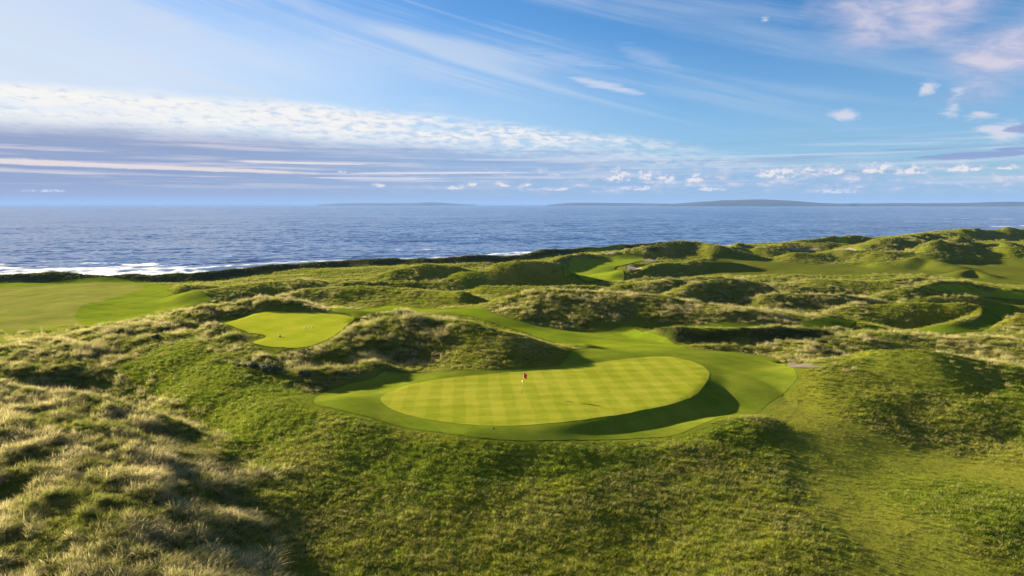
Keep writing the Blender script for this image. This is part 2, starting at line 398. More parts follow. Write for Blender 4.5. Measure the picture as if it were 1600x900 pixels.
COAST = [
    (-700.0, 270.0),
    (-294.86, 294.6),
    (-209.56, 288.09),
    (-169.91, 287.48),
    (-132.47, 291.32),
    (-111.6, 322.34),
    (-83.1, 350.21),
    (-32.48, 355.77),
    (0.0, 365.06),
    (25.79, 402.96),
    (61.46, 419.93),
    (94.3, 429.53),
    (140.0, 440.0),
    (185.0, 470.0),
    (250.0, 520.0),
    (330.0, 560.0),
    (420.0, 640.0),
    (560.0, 760.0),
    (800.0, 800.0),
    (1400.0, 900.0),
    (3000.0, 1400.0),
]
AREAS = {
    'green': [(-14.39, 72.5), (-13.75, 76.0), (-12.03, 78.75), (-8.55, 81.0), (-5.37, 82.25), (-1.6, 83.5), (2.43, 84.5), (7.0, 86.0), (11.47, 88.75), (17.67, 91.5), (21.4, 91.75), (23.44, 89.75), (24.6, 86.5), (24.45, 82.5), (22.49, 77.5), (20.1, 73.0), (16.82, 69.75), (13.17, 67.5), (8.52, 65.25), (4.13, 63.75), (0.0, 63.0), (-4.18, 63.5), (-8.55, 65.5), (-12.23, 68.5)],
    'apron': [(-21.29, 71.25), (-22.21, 78.25), (-20.24, 81.0), (-17.02, 82.5), (-14.63, 84.75), (-8.05, 84.0), (-0.81, 84.5), (5.14, 86.5), (6.78, 88.5), (9.1, 95.25), (12.22, 98.5), (18.77, 98.25), (25.38, 102.25), (32.62, 103.5), (37.47, 100.5), (36.72, 90.25), (34.45, 80.5), (32.48, 77.5), (28.46, 73.25), (25.6, 69.75), (20.65, 66.75), (17.3, 63.75), (14.5, 62.25), (10.74, 61.5), (5.9, 60.75), (1.17, 60.0), (-3.52, 60.5), (-8.51, 62.75), (-13.3, 65.5), (-17.79, 68.25)],
    'tee': [(-52.84, 118.0), (-49.55, 120.5), (-46.88, 122.0), (-40.38, 122.0), (-33.49, 120.5), (-27.54, 117.0), (-26.72, 108.5), (-26.38, 100.75), (-26.93, 95.75), (-28.18, 92.0), (-31.35, 91.75), (-36.79, 95.25), (-36.39, 99.75), (-42.16, 104.5)],
    'valley': [(-33.03, 124.5), (-28.51, 150.5), (-14.47, 138.75), (-7.94, 139.75), (-3.08, 129.75), (3.57, 125.0), (9.33, 122.5), (16.26, 122.0), (21.77, 123.75), (23.51, 116.5), (26.52, 111.25), (26.75, 103.0), (18.58, 97.25), (13.23, 99.0), (9.97, 99.5), (7.28, 109.0), (5.36, 112.5), (1.7, 119.0), (-4.15, 124.75), (-10.5, 130.25), (-22.24, 130.25), (-26.83, 117.75), (-28.97, 119.75)],
    'fairway_left': [(-265.38, 251.0), (-221.65, 261.0), (-198.51, 263.0), (-175.62, 266.0), (-150.53, 266.0), (-122.7, 243.0), (-106.75, 210.0), (-83.81, 188.5), (-85.96, 181.5), (-88.72, 164.0), (-93.05, 148.25), (-112.15, 147.25), (-123.58, 136.5), (-135.04, 123.0)],
    'fairway_pale': [(-247.64, 234.0), (-209.91, 247.0), (-188.07, 249.0), (-173.96, 256.0), (-157.62, 261.0), (-137.32, 250.0), (-125.01, 229.0), (-121.7, 211.0), (-121.68, 197.75), (-118.49, 185.5), (-111.33, 171.75), (-100.49, 154.75), (-114.39, 150.25), (-127.81, 141.25), (-143.93, 131.25)],
    'far_green': [(30.18, 306.0), (47.62, 317.0), (59.91, 319.0), (59.43, 307.0), (51.66, 297.0), (43.06, 286.0), (41.88, 254.0), (37.5, 241.0), (25.82, 219.0), (21.01, 223.0), (16.78, 223.0), (24.95, 295.0)],
    'far_shelf': [(39.5, 390.0), (52.5, 400.0), (64.55, 410.0), (65.63, 407.0), (55.86, 397.0), (43.8, 389.0)],
    'far_fairway': [(58.35, 258.0), (78.47, 269.0), (96.46, 321.0), (114.23, 320.0), (123.69, 306.0), (143.86, 300.0), (156.89, 278.0), (194.05, 295.0), (222.45, 296.0), (307.07, 297.0), (225.26, 217.0), (162.34, 215.0), (155.08, 235.0), (140.75, 249.0), (115.43, 245.0), (92.72, 246.0), (70.41, 249.0)],
    'mid_fairway': [(104.56, 172.5), (119.26, 180.5), (132.81, 185.0), (137.95, 182.5), (181.98, 192.5), (164.99, 174.25), (134.96, 178.25), (126.82, 178.75), (111.2, 173.0)],
    'loop_path': [(90.58, 142.75), (110.34, 157.5), (129.94, 171.5), (113.42, 153.25), (92.17, 129.25), (82.79, 124.25), (73.49, 124.5), (61.89, 122.75), (78.25, 128.5), (85.36, 128.25), (94.34, 135.25), (109.57, 156.25)],
    'bank_path': [(16.57, 124.5), (23.67, 124.5), (40.09, 120.5), (52.99, 121.25), (71.73, 142.5), (64.19, 126.25), (54.32, 119.0), (39.61, 119.0), (25.69, 122.75)],
    'bunker_near': [(36.75, 89.25), (38.01, 89.0), (37.42, 83.5), (37.9, 81.75), (37.29, 81.75), (36.18, 83.0), (35.64, 84.75)],
    'bunker_far_a': [(48.67, 289.0), (52.36, 293.0), (50.42, 264.0), (48.94, 260.0), (44.75, 257.0)],
    'bunker_far_b': [(57.7, 307.0), (62.63, 313.0), (65.78, 307.0), (61.23, 303.0)],
    'bunker_far_c': [(43.34, 323.0), (47.26, 325.0), (49.41, 321.0), (45.19, 321.0)],
    'far_green_b': [(198.43, 428.0), (214.82, 437.0), (188.61, 361.0), (186.13, 360.0), (204.96, 429.0)],
    'track': [(147.57, 366.0), (166.96, 371.0), (169.08, 337.0), (162.81, 325.0), (168.7, 367.0), (164.39, 369.0), (150.62, 365.0)],
    'marram_a': [(-88.78, 84.0), (-70.43, 85.25), (-61.26, 91.0), (-49.19, 85.0), (-31.62, 65.25), (-26.2, 59.75), (-21.69, 50.75), (-16.84, 41.25), (-14.21, 35.25), (-41.13, 34.0)],
    'marram_b': [(-96.57, 96.0), (-80.6, 105.5), (-85.24, 129.75), (-80.42, 148.5), (-81.87, 172.75), (-79.64, 187.0), (-72.82, 192.5), (-49.19, 157.5), (-33.71, 142.25), (-29.59, 120.0), (-40.65, 122.5), (-49.5, 121.25), (-52.94, 118.5), (-53.37, 107.75), (-56.23, 98.0), (-59.99, 93.25), (-67.05, 87.25), (-80.8, 80.0)],
    'marram_c': [(-47.94, 107.25), (-41.37, 103.5), (-36.4, 99.25), (-36.5, 94.5), (-31.28, 91.0), (-27.78, 91.5), (-26.47, 95.75), (-26.19, 108.0), (-23.57, 124.25), (-19.02, 133.75), (-13.57, 130.0), (-10.03, 95.75), (-13.2, 92.0), (-15.22, 83.5), (-19.91, 81.25), (-23.28, 80.75), (-27.85, 88.25), (-34.41, 90.0), (-41.41, 96.5)],
    'marram_d': [(-3.87, 136.25), (0.0, 139.75), (8.93, 189.0), (25.22, 178.0), (38.01, 160.75), (53.46, 161.25), (54.56, 127.75), (44.83, 121.0), (32.67, 122.75), (21.38, 125.0), (11.75, 123.5), (4.76, 125.25), (-1.22, 129.0)],
    'marram_e': [(34.74, 184.0), (56.85, 201.0), (74.85, 198.25), (88.31, 190.75), (97.49, 187.5), (91.28, 160.75), (73.03, 145.25), (59.44, 127.75), (60.27, 147.75), (45.99, 162.0)],
    'marram_f': [(35.11, 111.75), (56.94, 119.75), (77.05, 124.5), (90.87, 119.25), (112.69, 118.25), (66.13, 68.5), (57.64, 75.0), (54.2, 81.0), (60.99, 106.5), (52.64, 104.0), (38.26, 81.5), (40.81, 99.25), (33.85, 104.25)],
    'marram_g': [(96.4, 167.25), (110.27, 171.5), (110.82, 158.25), (148.28, 174.0), (140.95, 165.25), (110.03, 157.0), (94.99, 159.25), (92.66, 163.25)],
    'marram_h': [(85.18, 160.75), (108.09, 190.75), (121.36, 201.0), (138.64, 210.0), (149.46, 214.0), (111.03, 175.5), (100.03, 168.0)],
    'marram_i': [(50.31, 325.0), (77.22, 412.0), (80.05, 342.0), (203.62, 750.0), (130.22, 421.0), (107.07, 326.0), (86.75, 330.0), (63.47, 322.0)],
    'marram_j': [(158.61, 313.0), (186.83, 347.0), (334.41, 534.0), (214.82, 328.0), (342.72, 495.0), (233.12, 319.0), (276.71, 351.0), (196.59, 299.0), (170.12, 302.0)],
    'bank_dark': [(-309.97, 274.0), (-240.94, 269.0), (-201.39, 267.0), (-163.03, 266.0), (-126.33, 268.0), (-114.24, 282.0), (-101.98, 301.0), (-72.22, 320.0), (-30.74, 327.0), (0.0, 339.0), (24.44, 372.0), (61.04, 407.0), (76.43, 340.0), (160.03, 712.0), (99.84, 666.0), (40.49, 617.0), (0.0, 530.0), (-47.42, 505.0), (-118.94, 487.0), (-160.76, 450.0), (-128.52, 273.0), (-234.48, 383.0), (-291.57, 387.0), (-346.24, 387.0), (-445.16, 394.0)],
    'scrub_shade': [(24.89, 122.25), (27.95, 113.0), (37.45, 112.5), (46.42, 113.5), (54.65, 116.75), (50.19, 107.0), (42.43, 111.25), (33.87, 111.0), (29.05, 110.75), (25.84, 113.0)],
    'lush_a': [(-58.37, 92.0), (-55.52, 95.0), (-47.81, 98.25), (-37.78, 92.0), (-28.33, 82.0), (-22.17, 74.25), (-19.64, 67.75), (-22.96, 65.75), (-26.04, 62.25), (-28.05, 62.75), (-44.06, 81.5)],
    'lush_b': [(30.44, 57.75), (36.4, 60.25), (40.53, 56.0), (44.7, 51.75), (38.81, 44.5), (34.04, 45.25), (31.33, 49.75)],
    'lush_c': [(-15.65, 62.0), (-5.74, 59.0), (5.74, 59.0), (11.62, 59.75), (5.42, 55.5), (-5.31, 54.25), (-13.42, 57.25)],
    'saddle': [(25.6, 69.75), (31.22, 72.75), (32.88, 68.0), (37.14, 63.75), (42.28, 60.25), (46.75, 54.25), (43.26, 50.0), (39.43, 56.0), (33.28, 56.75), (29.9, 53.5), (29.35, 48.0), (30.68, 43.5), (28.15, 36.75), (21.34, 36.5), (23.87, 45.5), (24.82, 52.75), (26.09, 61.0), (27.69, 65.75)],
    'mound_top': [(30.6, 74.75), (33.62, 77.75), (39.33, 80.5), (59.44, 105.5), (67.24, 103.5), (57.5, 79.0), (48.84, 74.75), (41.03, 73.5), (34.58, 71.75), (30.77, 72.5)],
}

# ---------------------------------------------------------------- terrain maths (world metres, sea level = 0)
def _hash(ix, iy, seed):
    n = (ix.astype(np.int64) * 374761393 + iy.astype(np.int64) * 668265263 + seed * 1442695041) & 0xffffffff
    n = ((n ^ (n >> 13)) * 1274126177) & 0xffffffff
    n = n ^ (n >> 16)
    return (n & 0xffff) / 65535.0

def vnoise(x, y, seed=0):
    ix = np.floor(x); iy = np.floor(y); fx = x - ix; fy = y - iy
    fx = fx * fx * fx * (fx * (fx * 6 - 15) + 10); fy = fy * fy * fy * (fy * (fy * 6 - 15) + 10)
    a = _hash(ix, iy, seed); b = _hash(ix + 1, iy, seed); c = _hash(ix, iy + 1, seed); d = _hash(ix + 1, iy + 1, seed)
    return (a + (b - a) * fx) * (1 - fy) + (c + (d - c) * fx) * fy

def fbm(x, y, seed=0, octaves=4, gain=0.5):
    s = 0.0; amp = 1.0; tot = 0.0
    for k in range(octaves):
        ca, sa = math.cos(0.6 * k + 0.3), math.sin(0.6 * k + 0.3)
        s = s + amp * vnoise((x * ca - y * sa) * 2 ** k, (x * sa + y * ca) * 2 ** k, seed + 17 * k)
        tot += amp; amp *= gain
    return s / tot

def smooth(a, b, x):
    t = np.clip((x - a) / (b - a), 0, 1)
    return t * t * (3 - 2 * t)

class Terrain:
    def __init__(self, ctrl, ridges, hollows, flats, coast):
        c = np.array(ctrl, float); self.c = c
        self.cs = 5.0 + 0.035 * np.hypot(c[:, 0], c[:, 1])
        d = np.sqrt((c[:, None, 0] - c[None, :, 0]) ** 2 + (c[:, None, 1] - c[None, :, 1]) ** 2 + self.cs[None, :] ** 2)
        self.zm = c[:, 2].mean()
        self.w = np.linalg.solve(d + 0.02 * np.eye(len(c)), c[:, 2] - self.zm)
        self.ridges = [(np.array(p, float), wn, wf) for p, wn, wf in ridges]
        self.hollows = hollows
        self.flats = [(np.array(p, float), f) for p, f in flats]
        self.coast = np.array(coast, float)

    def base(self, x, y):
        h = np.full(x.shape, self.zm)
        for (cx, cy, _), w, cs in zip(self.c, self.w, self.cs):
            h += w * np.sqrt((x - cx) ** 2 + (y - cy) ** 2 + cs * cs)
        far = smooth(500, 900, np.hypot(x, y))
        h = np.clip(h, 3, 22) * (1 - far) + 9 * far
        return h

    def raw(self, x, y):
        x = np.asarray(x, float).ravel(); y = np.asarray(y, float).ravel()
        b = self.base(x, y)
        acc = np.zeros_like(b)
        for p, wn, wf in self.ridges:
            W = max(wn, wf)
            sel = np.nonzero((x > p[:, 0].min() - W) & (x < p[:, 0].max() + W) & (y > p[:, 1].min() - W) & (y < p[:, 1].max() + W))[0]
            if not len(sel): continue
            X, Y = x[sel], y[sel]
            best = np.full(len(sel), 1e9); zc = np.zeros(len(sel)); sn = np.zeros(len(sel)); ws = np.zeros(len(sel))
            for (ax, ay, az), (bx, by, bz) in zip(p[:-1], p[1:]):
                dx, dy = bx - ax, by - ay; L2 = dx * dx + dy * dy + 1e-9
                t = np.clip(((X - ax) * dx + (Y - ay) * dy) / L2, 0, 1)
                px, py = X - ax - t * dx, Y - ay - t * dy
                d = np.hypot(px, py)
                cr = (dx * py - dy * px) / (math.sqrt(L2) * np.maximum(d, 1e-6))
                best = np.minimum(d, best); wt = 1 / (d * d + 0.2) ** 3
                ws += wt; zc += wt * (az + t * (bz - az)); sn += wt * cr
            zc /= ws; sn /= ws
            w = wn + (wf - wn) * smooth(-1, 1, sn)
            # wobble the foot of the dune so that no outline is a clean curve
            w = w * (0.78 + 0.44 * fbm(X / (0.9 * W) + 5, Y / (0.9 * W), 3, 3))
            q = np.clip(best / w, 0, 1)
            k = 0.5 * (1 + np.cos(np.pi * q))
            k = 0.62 * k + 0.38 * (1 - q) ** 1.25
            # uneven crests, more so on the far dunes
            k = k * (1 + (0.12 + 0.45 * smooth(150, 270, np.hypot(X, Y))) * (fbm(X / 13 + 3, Y / 13, 19, 3) - 0.5))
            acc[sel] += np.maximum((zc - b[sel]) * k, 0) ** 4
        h = b + acc ** 0.25
        for cx, cy, rx, ry, ang, dep in self.hollows:
            ca, sa = math.cos(ang), math.sin(ang)
            u = ((x - cx) * ca + (y - cy) * sa) / rx; v = (-(x - cx) * sa + (y - cy) * ca) / ry
            h -= dep * 0.5 * (1 + np.cos(np.pi * np.clip(np.hypot(u, v), 0, 1)))
        for p, f in self.flats:
            pl = fit_plane(p)
            sd = poly_sd(p[:, :2], x, y, f + 1)
            m = smooth(-f, f * 0.2, -sd)
            h = h * (1 - m) + (pl[0] + pl[1] * x + pl[2] * y) * m
        return h

    def sea_side(self, x, y):
        """signed distance to the coast line, positive towards the sea"""
        return line_sd(self.coast, x, y)

    def coast_drop(self, h, x, y):
        s = self.sea_side(x, y)
        s = s + 5 * (fbm(x / 14, y / 14, 71, 3) - 0.5)
        t = smooth(0, 11, s)
        sand = np.clip(1.3 - (s - 8) * 0.06, -3.0, 1.3)
        return h * (1 - t) + np.minimum(h, sand) * t

def fit_plane(p):
    A = np.c_[np.ones(len(p)), p[:, 0], p[:, 1]]
    return np.linalg.lstsq(A, p[:, 2], rcond=None)[0]

def line_sd(c, x, y):
    best = np.full(x.shape, 1e9); sg = np.ones(x.shape)
    for (ax, ay), (bx, by) in zip(c[:-1], c[1:]):
        dx, dy = bx - ax, by - ay; L2 = dx * dx + dy * dy
        t = np.clip(((x - ax) * dx + (y - ay) * dy) / L2, 0, 1)
        px, py = x - ax - t * dx, y - ay - t * dy
        d = np.hypot(px, py); m = d < best
        best = np.where(m, d, best); sg = np.where(m, np.sign(dx * py - dy * px), sg)
    return best * sg

def poly_sd(p, x, y, pad=6.0):
    """signed distance to a closed polygon, negative inside; 99 beyond the padded bounds"""
    out = np.full(x.shape, 99.0)
    sel = np.nonzero((x > p[:, 0].min() - pad) & (x < p[:, 0].max() + pad) & (y > p[:, 1].min() - pad) & (y < p[:, 1].max() + pad))[0]
    if not len(sel): return out
    X, Y = x[sel], y[sel]
    best = np.full(len(sel), 1e9); ins = np.zeros(len(sel), bool)
    for (ax, ay), (bx, by) in zip(p, np.roll(p, -1, 0)):
        dx, dy = bx - ax, by - ay; L2 = dx * dx + dy * dy + 1e-12
        t = np.clip(((X - ax) * dx + (Y - ay) * dy) / L2, 0, 1)
        best = np.minimum(best, (X - ax - t * dx) ** 2 + (Y - ay - t * dy) ** 2)
        cond = (ay > Y) != (by > Y)
        xi = ax + (Y - ay) * dx / (dy if abs(dy) > 1e-9 else 1e-9)
        ins ^= cond & (X < xi)
    d = np.sqrt(best)
    out[sel] = np.where(ins, -d, d)
    return out

def rounded(p, n=4):
    """closed Catmull-Rom curve through the given corners"""
    p = np.array(p, float); out = []
    for i in range(len(p)):
        a, b, c, d = p[i - 1], p[i], p[(i + 1) % len(p)], p[(i + 2) % len(p)]
        for k in range(n):
            t = k / n
            out.append(0.5 * (2 * b + (c - a) * t + (2 * a - 5 * b + 4 * c - d) * t * t + (3 * b - a - 3 * c + d) * t ** 3))
    return np.array(out)

LAND = Terrain(CONTROL, RIDGES, HOLLOWS, FLATS, COAST)
AREA = {k: rounded(p, 4) for k, p in AREAS.items()}
MOWN = ('green', 'apron', 'tee', 'valley', 'fairway_left', 'far_green', 'far_shelf', 'far_green_b', 'far_fairway', 'mid_fairway', 'loop_path', 'bank_path', 'bunker_near', 'bunker_far_a', 'bunker_far_b', 'bunker_far_c', 'track')

def cover(names, x, y, feather, wob=0.0):
    m = np.zeros(x.shape)
    for n in names:
        sd = poly_sd(AREA[n], x, y, feather * 1.2 + 2 * wob + 1)
        if wob: sd = sd + wob * 2 * (fbm(x / (wob * 2.2), y / (wob * 2.2), 23, 3) - 0.5)
        m = np.maximum(m, smooth(feather, -feather * 0.4, sd))
    return m

def names(prefix): return [k for k in AREAS if k.startswith(prefix)]

MEMO = {}
def fields(x, y):
    """what grows at (x, y): mown, marram, lush, worn, each 0..1"""
    x = np.asarray(x, float).ravel(); y = np.asarray(y, float).ravel()
    key = (len(x), x[0], y[-1], x[len(x) // 2], y[len(x) // 3])
    if key in MEMO: return [a.copy() for a in MEMO[key]]
    mown = np.zeros(x.shape)
    for n in MOWN:
        mown = np.maximum(mown, smooth(0.7, -0.3, poly_sd(AREA[n], x, y, 2)))
    marram = cover(['marram_a', 'marram_b', 'marram_c'], x, y, 4.0, 2.5)
    marram = np.maximum(marram, 0.45 * cover(names('marram')[3:], x, y, 4.0, 2.5))
    marram = np.maximum(marram, 0.75 * cover(['marram_d', 'marram_e'], x, y, 4.0, 2.5))
    lush = cover(names('lush'), x, y, 4.0, 2.0)
    worn = np.maximum(cover(['saddle'], x, y, 3.5, 1.5), 0.5 * cover(['mound_top'], x, y, 4.0, 2.0))
    n = fbm(x / 30, y / 30, 41, 3)
    marram = np.maximum(marram, smooth(0.55, 0.66, n) * 0.35 * smooth(95, 150, np.hypot(x, y)))
    lush = np.maximum(lush, smooth(0.56, 0.68, fbm(x / 22 + 9, y / 22, 47, 3)) * 0.8)
    marram *= 1 - 0.75 * worn; lush *= 1 - 0.6 * marram
    MEMO[key] = (mown, marram, lush, worn)
    return mown, marram, lush, worn

def height(x, y, detail=True):
    x = np.asarray(x, float).ravel(); y = np.asarray(y, float).ravel()
    h = LAND.raw(x, y)
    if detail:
        mown, marram, lush, worn = fields(x, y)
        d = np.hypot(x, y)
        soft = 1 - np.clip(cover(MOWN, x, y, 3.0), 0, 1)
        rough = soft * (0.45 + 0.9 * marram) * (1 - 0.75 * worn)
        h = h + rough * ((1.9 - 0.9 * smooth(75, 60, d)) * (fbm(x / 7.0 + y / 25, y / 5.5, 5, 3) - 0.5) + 0.75 * (fbm(x / 2.2 + y / 6.0, y / 1.8, 7, 3) - 0.5)) * 0.8
        h = h + soft * smooth(140, 240, d) * 2.5 * (fbm(x / 26.0, y / 24.0, 9, 4) - 0.5)
        h = h + (1 - soft) * (0.5 + 0.7 * smooth(130, 200, d)) * (fbm(x / 16.0, y / 16.0, 11, 3) - 0.5) * (1 - cover(['green', 'tee'], x, y, 2.0))
    return LAND.coast_drop(h, x, y)

# ================================================================ materials
def new_mat(name):
    m = bpy.data.materials.new(name); m.use_nodes = True
    V.tree = m.node_tree; m.node_tree.nodes.clear()
    return m
def attr(name, kind='GEOMETRY', out='Color'):
    n = V.tree.nodes.new('ShaderNodeAttribute'); n.attribute_name = name; n.attribute_type = kind
    return V(n.outputs[out])
def position():
    return V(V.tree.nodes.new('ShaderNodeNewGeometry').outputs['Position'])
def sep(v):
    n = V.tree.nodes.new('ShaderNodeSeparateXYZ'); V.tree.links.new(v.s, n.inputs[0]); return [V(o) for o in n.outputs]
def bump(h, strength, dist):
    n = V.tree.nodes.new('ShaderNodeBump'); n.inputs['Strength'].default_value = strength; n.inputs['Distance'].default_value = dist
    V.tree.links.new(h.s, n.inputs['Height']); return V(n.outputs[0])
def principled(color, rough=0.9, normal=None, spec=0.2, sheen=0.0, **kw):
    n = V.tree.nodes.new('ShaderNodeBsdfPrincipled')
    for k, v in (('Base Color', color), ('Roughness', rough), ('Normal', normal), ('Specular IOR Level', spec), *kw.items()):
        if v is None: continue
        if isinstance(v, V): V.tree.links.new(v.s, n.inputs[k])
        elif isinstance(v, tuple): n.inputs[k].default_value = (*v, 1)
        else: n.inputs[k].default_value = v
    if sheen:
        n.inputs['Sheen Weight'].default_value = sheen; n.inputs['Sheen Roughness'].default_value = 0.4
    return V(n.outputs[0])
def output(sh, vol=None):
    n = V.tree.nodes.new('ShaderNodeOutputMaterial')
    if sh: V.tree.links.new(sh.s, n.inputs['Surface'])
    if vol: V.tree.links.new(vol.s, n.inputs['Volume'])
def scalec(c, f):
    """colour times a factor socket"""
    n = V.tree.nodes.new('ShaderNodeVectorMath'); n.operation = 'SCALE'
    V.tree.links.new(c.s, n.inputs[0]); V.tree.links.new(f.s, n.inputs['Scale']); return V(n.outputs[0])

def turf(name, tint=None, kind=None):
    m = new_mat(name)
    p = position(); x, y, z = sep(p)
    c = attr('tint')
    f = noise(p, 2.2, 5, 0.65)
    g = noise(p, 0.35, 3, 0.5)
    c = scalec(c, 0.42 + 0.5 * f + 0.24 * g)
    b = bump(noise(p, 3.5, 5, 0.75), 0.9, 0.18)
    output(principled(c, 0.95, b, 0.0))
    return m
M = {}
M['ground'] = turf('dune_turf')
def mown_turf(name, ca, cb, stripe=0.0, ang=0.0, width=1.4, patch=0.12):
    m = new_mat(name)
    p = position(); x, y, z = sep(p)
    g = noise(p, 0.16, 4, 0.6); f = noise(p, 3.0, 4, 0.7); ff = noise(p, 14.0, 2, 0.6)
    fac = 0.5 + (g - 0.5) * 1.9 + (f - 0.5) * 0.9
    if stripe:
        wob = (noise(p, 0.25, 2, 0.5) - 0.5) * 0.8
        u = x * math.cos(ang) + y * math.sin(ang) + wob; v = y * math.cos(ang) - x * math.sin(ang) + wob
        su = V.math('SINE', u * (math.pi / width)); sv = V.math('SINE', v * (math.pi / width))
        fac = fac + stripe * (sstep(-0.35, 0.35, su) + 0.8 * sstep(-0.35, 0.35, sv) - 0.9)
    c = mixc(fac, ca, cb)
    c = scalec(c, 0.5 + 0.4 * ff + 0.62 * noise(combine(x * 0.6, y * 1.5, z), 0.8, 6, 0.75))
    b = bump(noise(p, 7.0, 4, 0.7), 0.5, 0.05)
    output(principled(c, 0.95, b, 0.0))
    return m
M['green'] = mown_turf('green_turf', (0.165, 0.195, 0.012), (0.265, 0.265, 0.028), 0.34, R(4), 1.35)
M['apron'] = mown_turf('apron_turf', (0.078, 0.118, 0.008), (0.15, 0.172, 0.016), 0.16, R(32), 1.7)
M['tee'] = mown_turf('tee_turf', (0.20, 0.24, 0.012), (0.28, 0.29, 0.022), 0.25, R(-18), 3.0)
M['fairway'] = mown_turf('fairway_turf', (0.09, 0.14, 0.007), (0.17, 0.20, 0.014), 0.14, R(60), 2.6)
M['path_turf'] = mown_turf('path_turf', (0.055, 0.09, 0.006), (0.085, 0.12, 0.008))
M['pale_turf'] = mown_turf('pale_turf', (0.13, 0.155, 0.02), (0.21, 0.20, 0.045), 0.12, R(75), 4.0)
def sand(name='bunker_sand', ca=(0.13, 0.108, 0.08), cb=(0.24, 0.20, 0.145)):
    m = new_mat(name); p = position()
    c = mixc(noise(p, 1.5, 5, 0.6), ca, cb)
    output(principled(c, 0.95, bump(noise(p, 6, 3, 0.6), 0.4, 0.05), 0.1)); return m
M['sand'] = sand()
M['shaded_sand'] = sand('shaded_bunker_sand', (0.085, 0.07, 0.055), (0.16, 0.135, 0.10))  # darker copy of the sand: the near bunker's shade put into its colour
def water():
    m = new_mat('sea_water'); p = position(); x, y, z = sep(p)
    q = combine(x * 0.55 + y * 0.2, y * 1.0 - x * 0.3, 0.0)
    def slope(scale, detail, amp):
        n = V.tree.nodes.new('ShaderNodeTexNoise'); n.inputs['Scale'].default_value = scale; n.inputs['Detail'].default_value = detail; n.inputs['Roughness'].default_value = 0.6
        V.tree.links.new(q.s, n.inputs['Vector'])
        a, b, c = sep(V(n.outputs['Color']))
        return (a - 0.5) * amp, (b - 0.5) * amp
    g1 = slope(0.28, 4, 0.8); g2 = slope(0.06, 4, 0.42); g3 = slope(0.008, 3, 0.2)
    nx, ny, nz = sep(V(V.tree.nodes.new('ShaderNodeNewGeometry').outputs['Normal']))
    nn = V.tree.nodes.new('ShaderNodeVectorMath'); nn.operation = 'NORMALIZE'
    V.tree.links.new(combine(nx + g1[0] + g2[0] + g3[0], ny + g1[1] + g2[1] + g3[1] - 0.08, nz).s, nn.inputs[0])
    foam_glint = attr('foam_glint', out='Fac')
    ft = noise(combine(x, y * 1.2, 0.0), 0.16, 6, 0.68, 0.6)
    fm = sstep(0.36, 0.80, foam_glint * 0.95 + (ft - 0.5) * 0.6)
    patch = noise(q, 0.02, 5, 0.65)
    body = mixc(sstep(0.3, 0.7, patch), (0.034, 0.068, 0.175), (0.085, 0.135, 0.275))
    c = mixc(fm, body, (0.80, 0.82, 0.86))
    r = 0.12 + fm * 0.7
    output(principled(c, r, V(nn.outputs[0]), 0.5, IOR=1.33)); return m
M['sea'] = water()
def plain(name, color, rough=0.5, vary=0.08, **kw):
    m = new_mat(name); p = position()
    f = noise(p, 30, 3, 0.6)
    c = mixc(f, tuple(v * (1 - vary) for v in color), tuple(min(1, v * (1 + vary)) for v in color))
    output(principled(c, rough, None, 0.4, **kw)); return m
def blades():
    m = new_mat('grass_blades')
    t = attr('tint', 'INSTANCER'); a = attr('along', out='Fac'); v = attr('vary', out='Fac')
    green = attr('root', 'INSTANCER')
    c = mixc(sstep(0.15, 0.95, a + (v - 0.5) * 0.5), green, t)
    c = scalec(c, 0.7 + 0.6 * v)
    d = V.tree.nodes.new('ShaderNodeBsdfDiffuse'); V.tree.links.new(c.s, d.inputs['Color'])
    tr = V.tree.nodes.new('ShaderNodeBsdfTranslucent'); V.tree.links.new(c.s, tr.inputs['Color'])
    mx = V.tree.nodes.new('ShaderNodeMixShader'); mx.inputs[0].default_value = 0.42
    V.tree.links.new(d.outputs[0], mx.inputs[1]); V.tree.links.new(tr.outputs[0], mx.inputs[2])
    output(V(mx.outputs[0])); return m
M['blades'] = blades()

def hillside():
    m = new_mat('far_hillside'); p = position()
    c = mixc(sstep(0.35, 0.65, noise(p, 0.002, 5, 0.6)), (0.022, 0.036, 0.022), (0.05, 0.055, 0.035))
    output(principled(c, 0.95, None, 0.1)); return m
M['hill'] = hillside()


# ================================================================ building blocks
def mesh_object(name, verts, faces, mat, parent=None, smooth_shade=True):
    me = bpy.data.meshes.new(name); me.from_pydata([tuple(v) for v in verts], [], [tuple(f) for f in faces]); me.update()
    if smooth_shade: me.polygons.foreach_set('use_smooth', np.ones(len(me.polygons), bool))
    o = bpy.data.objects.new(name, me); COL.objects.link(o)
    if mat: me.materials.append(mat)
    if parent: o.parent = parent
    return o

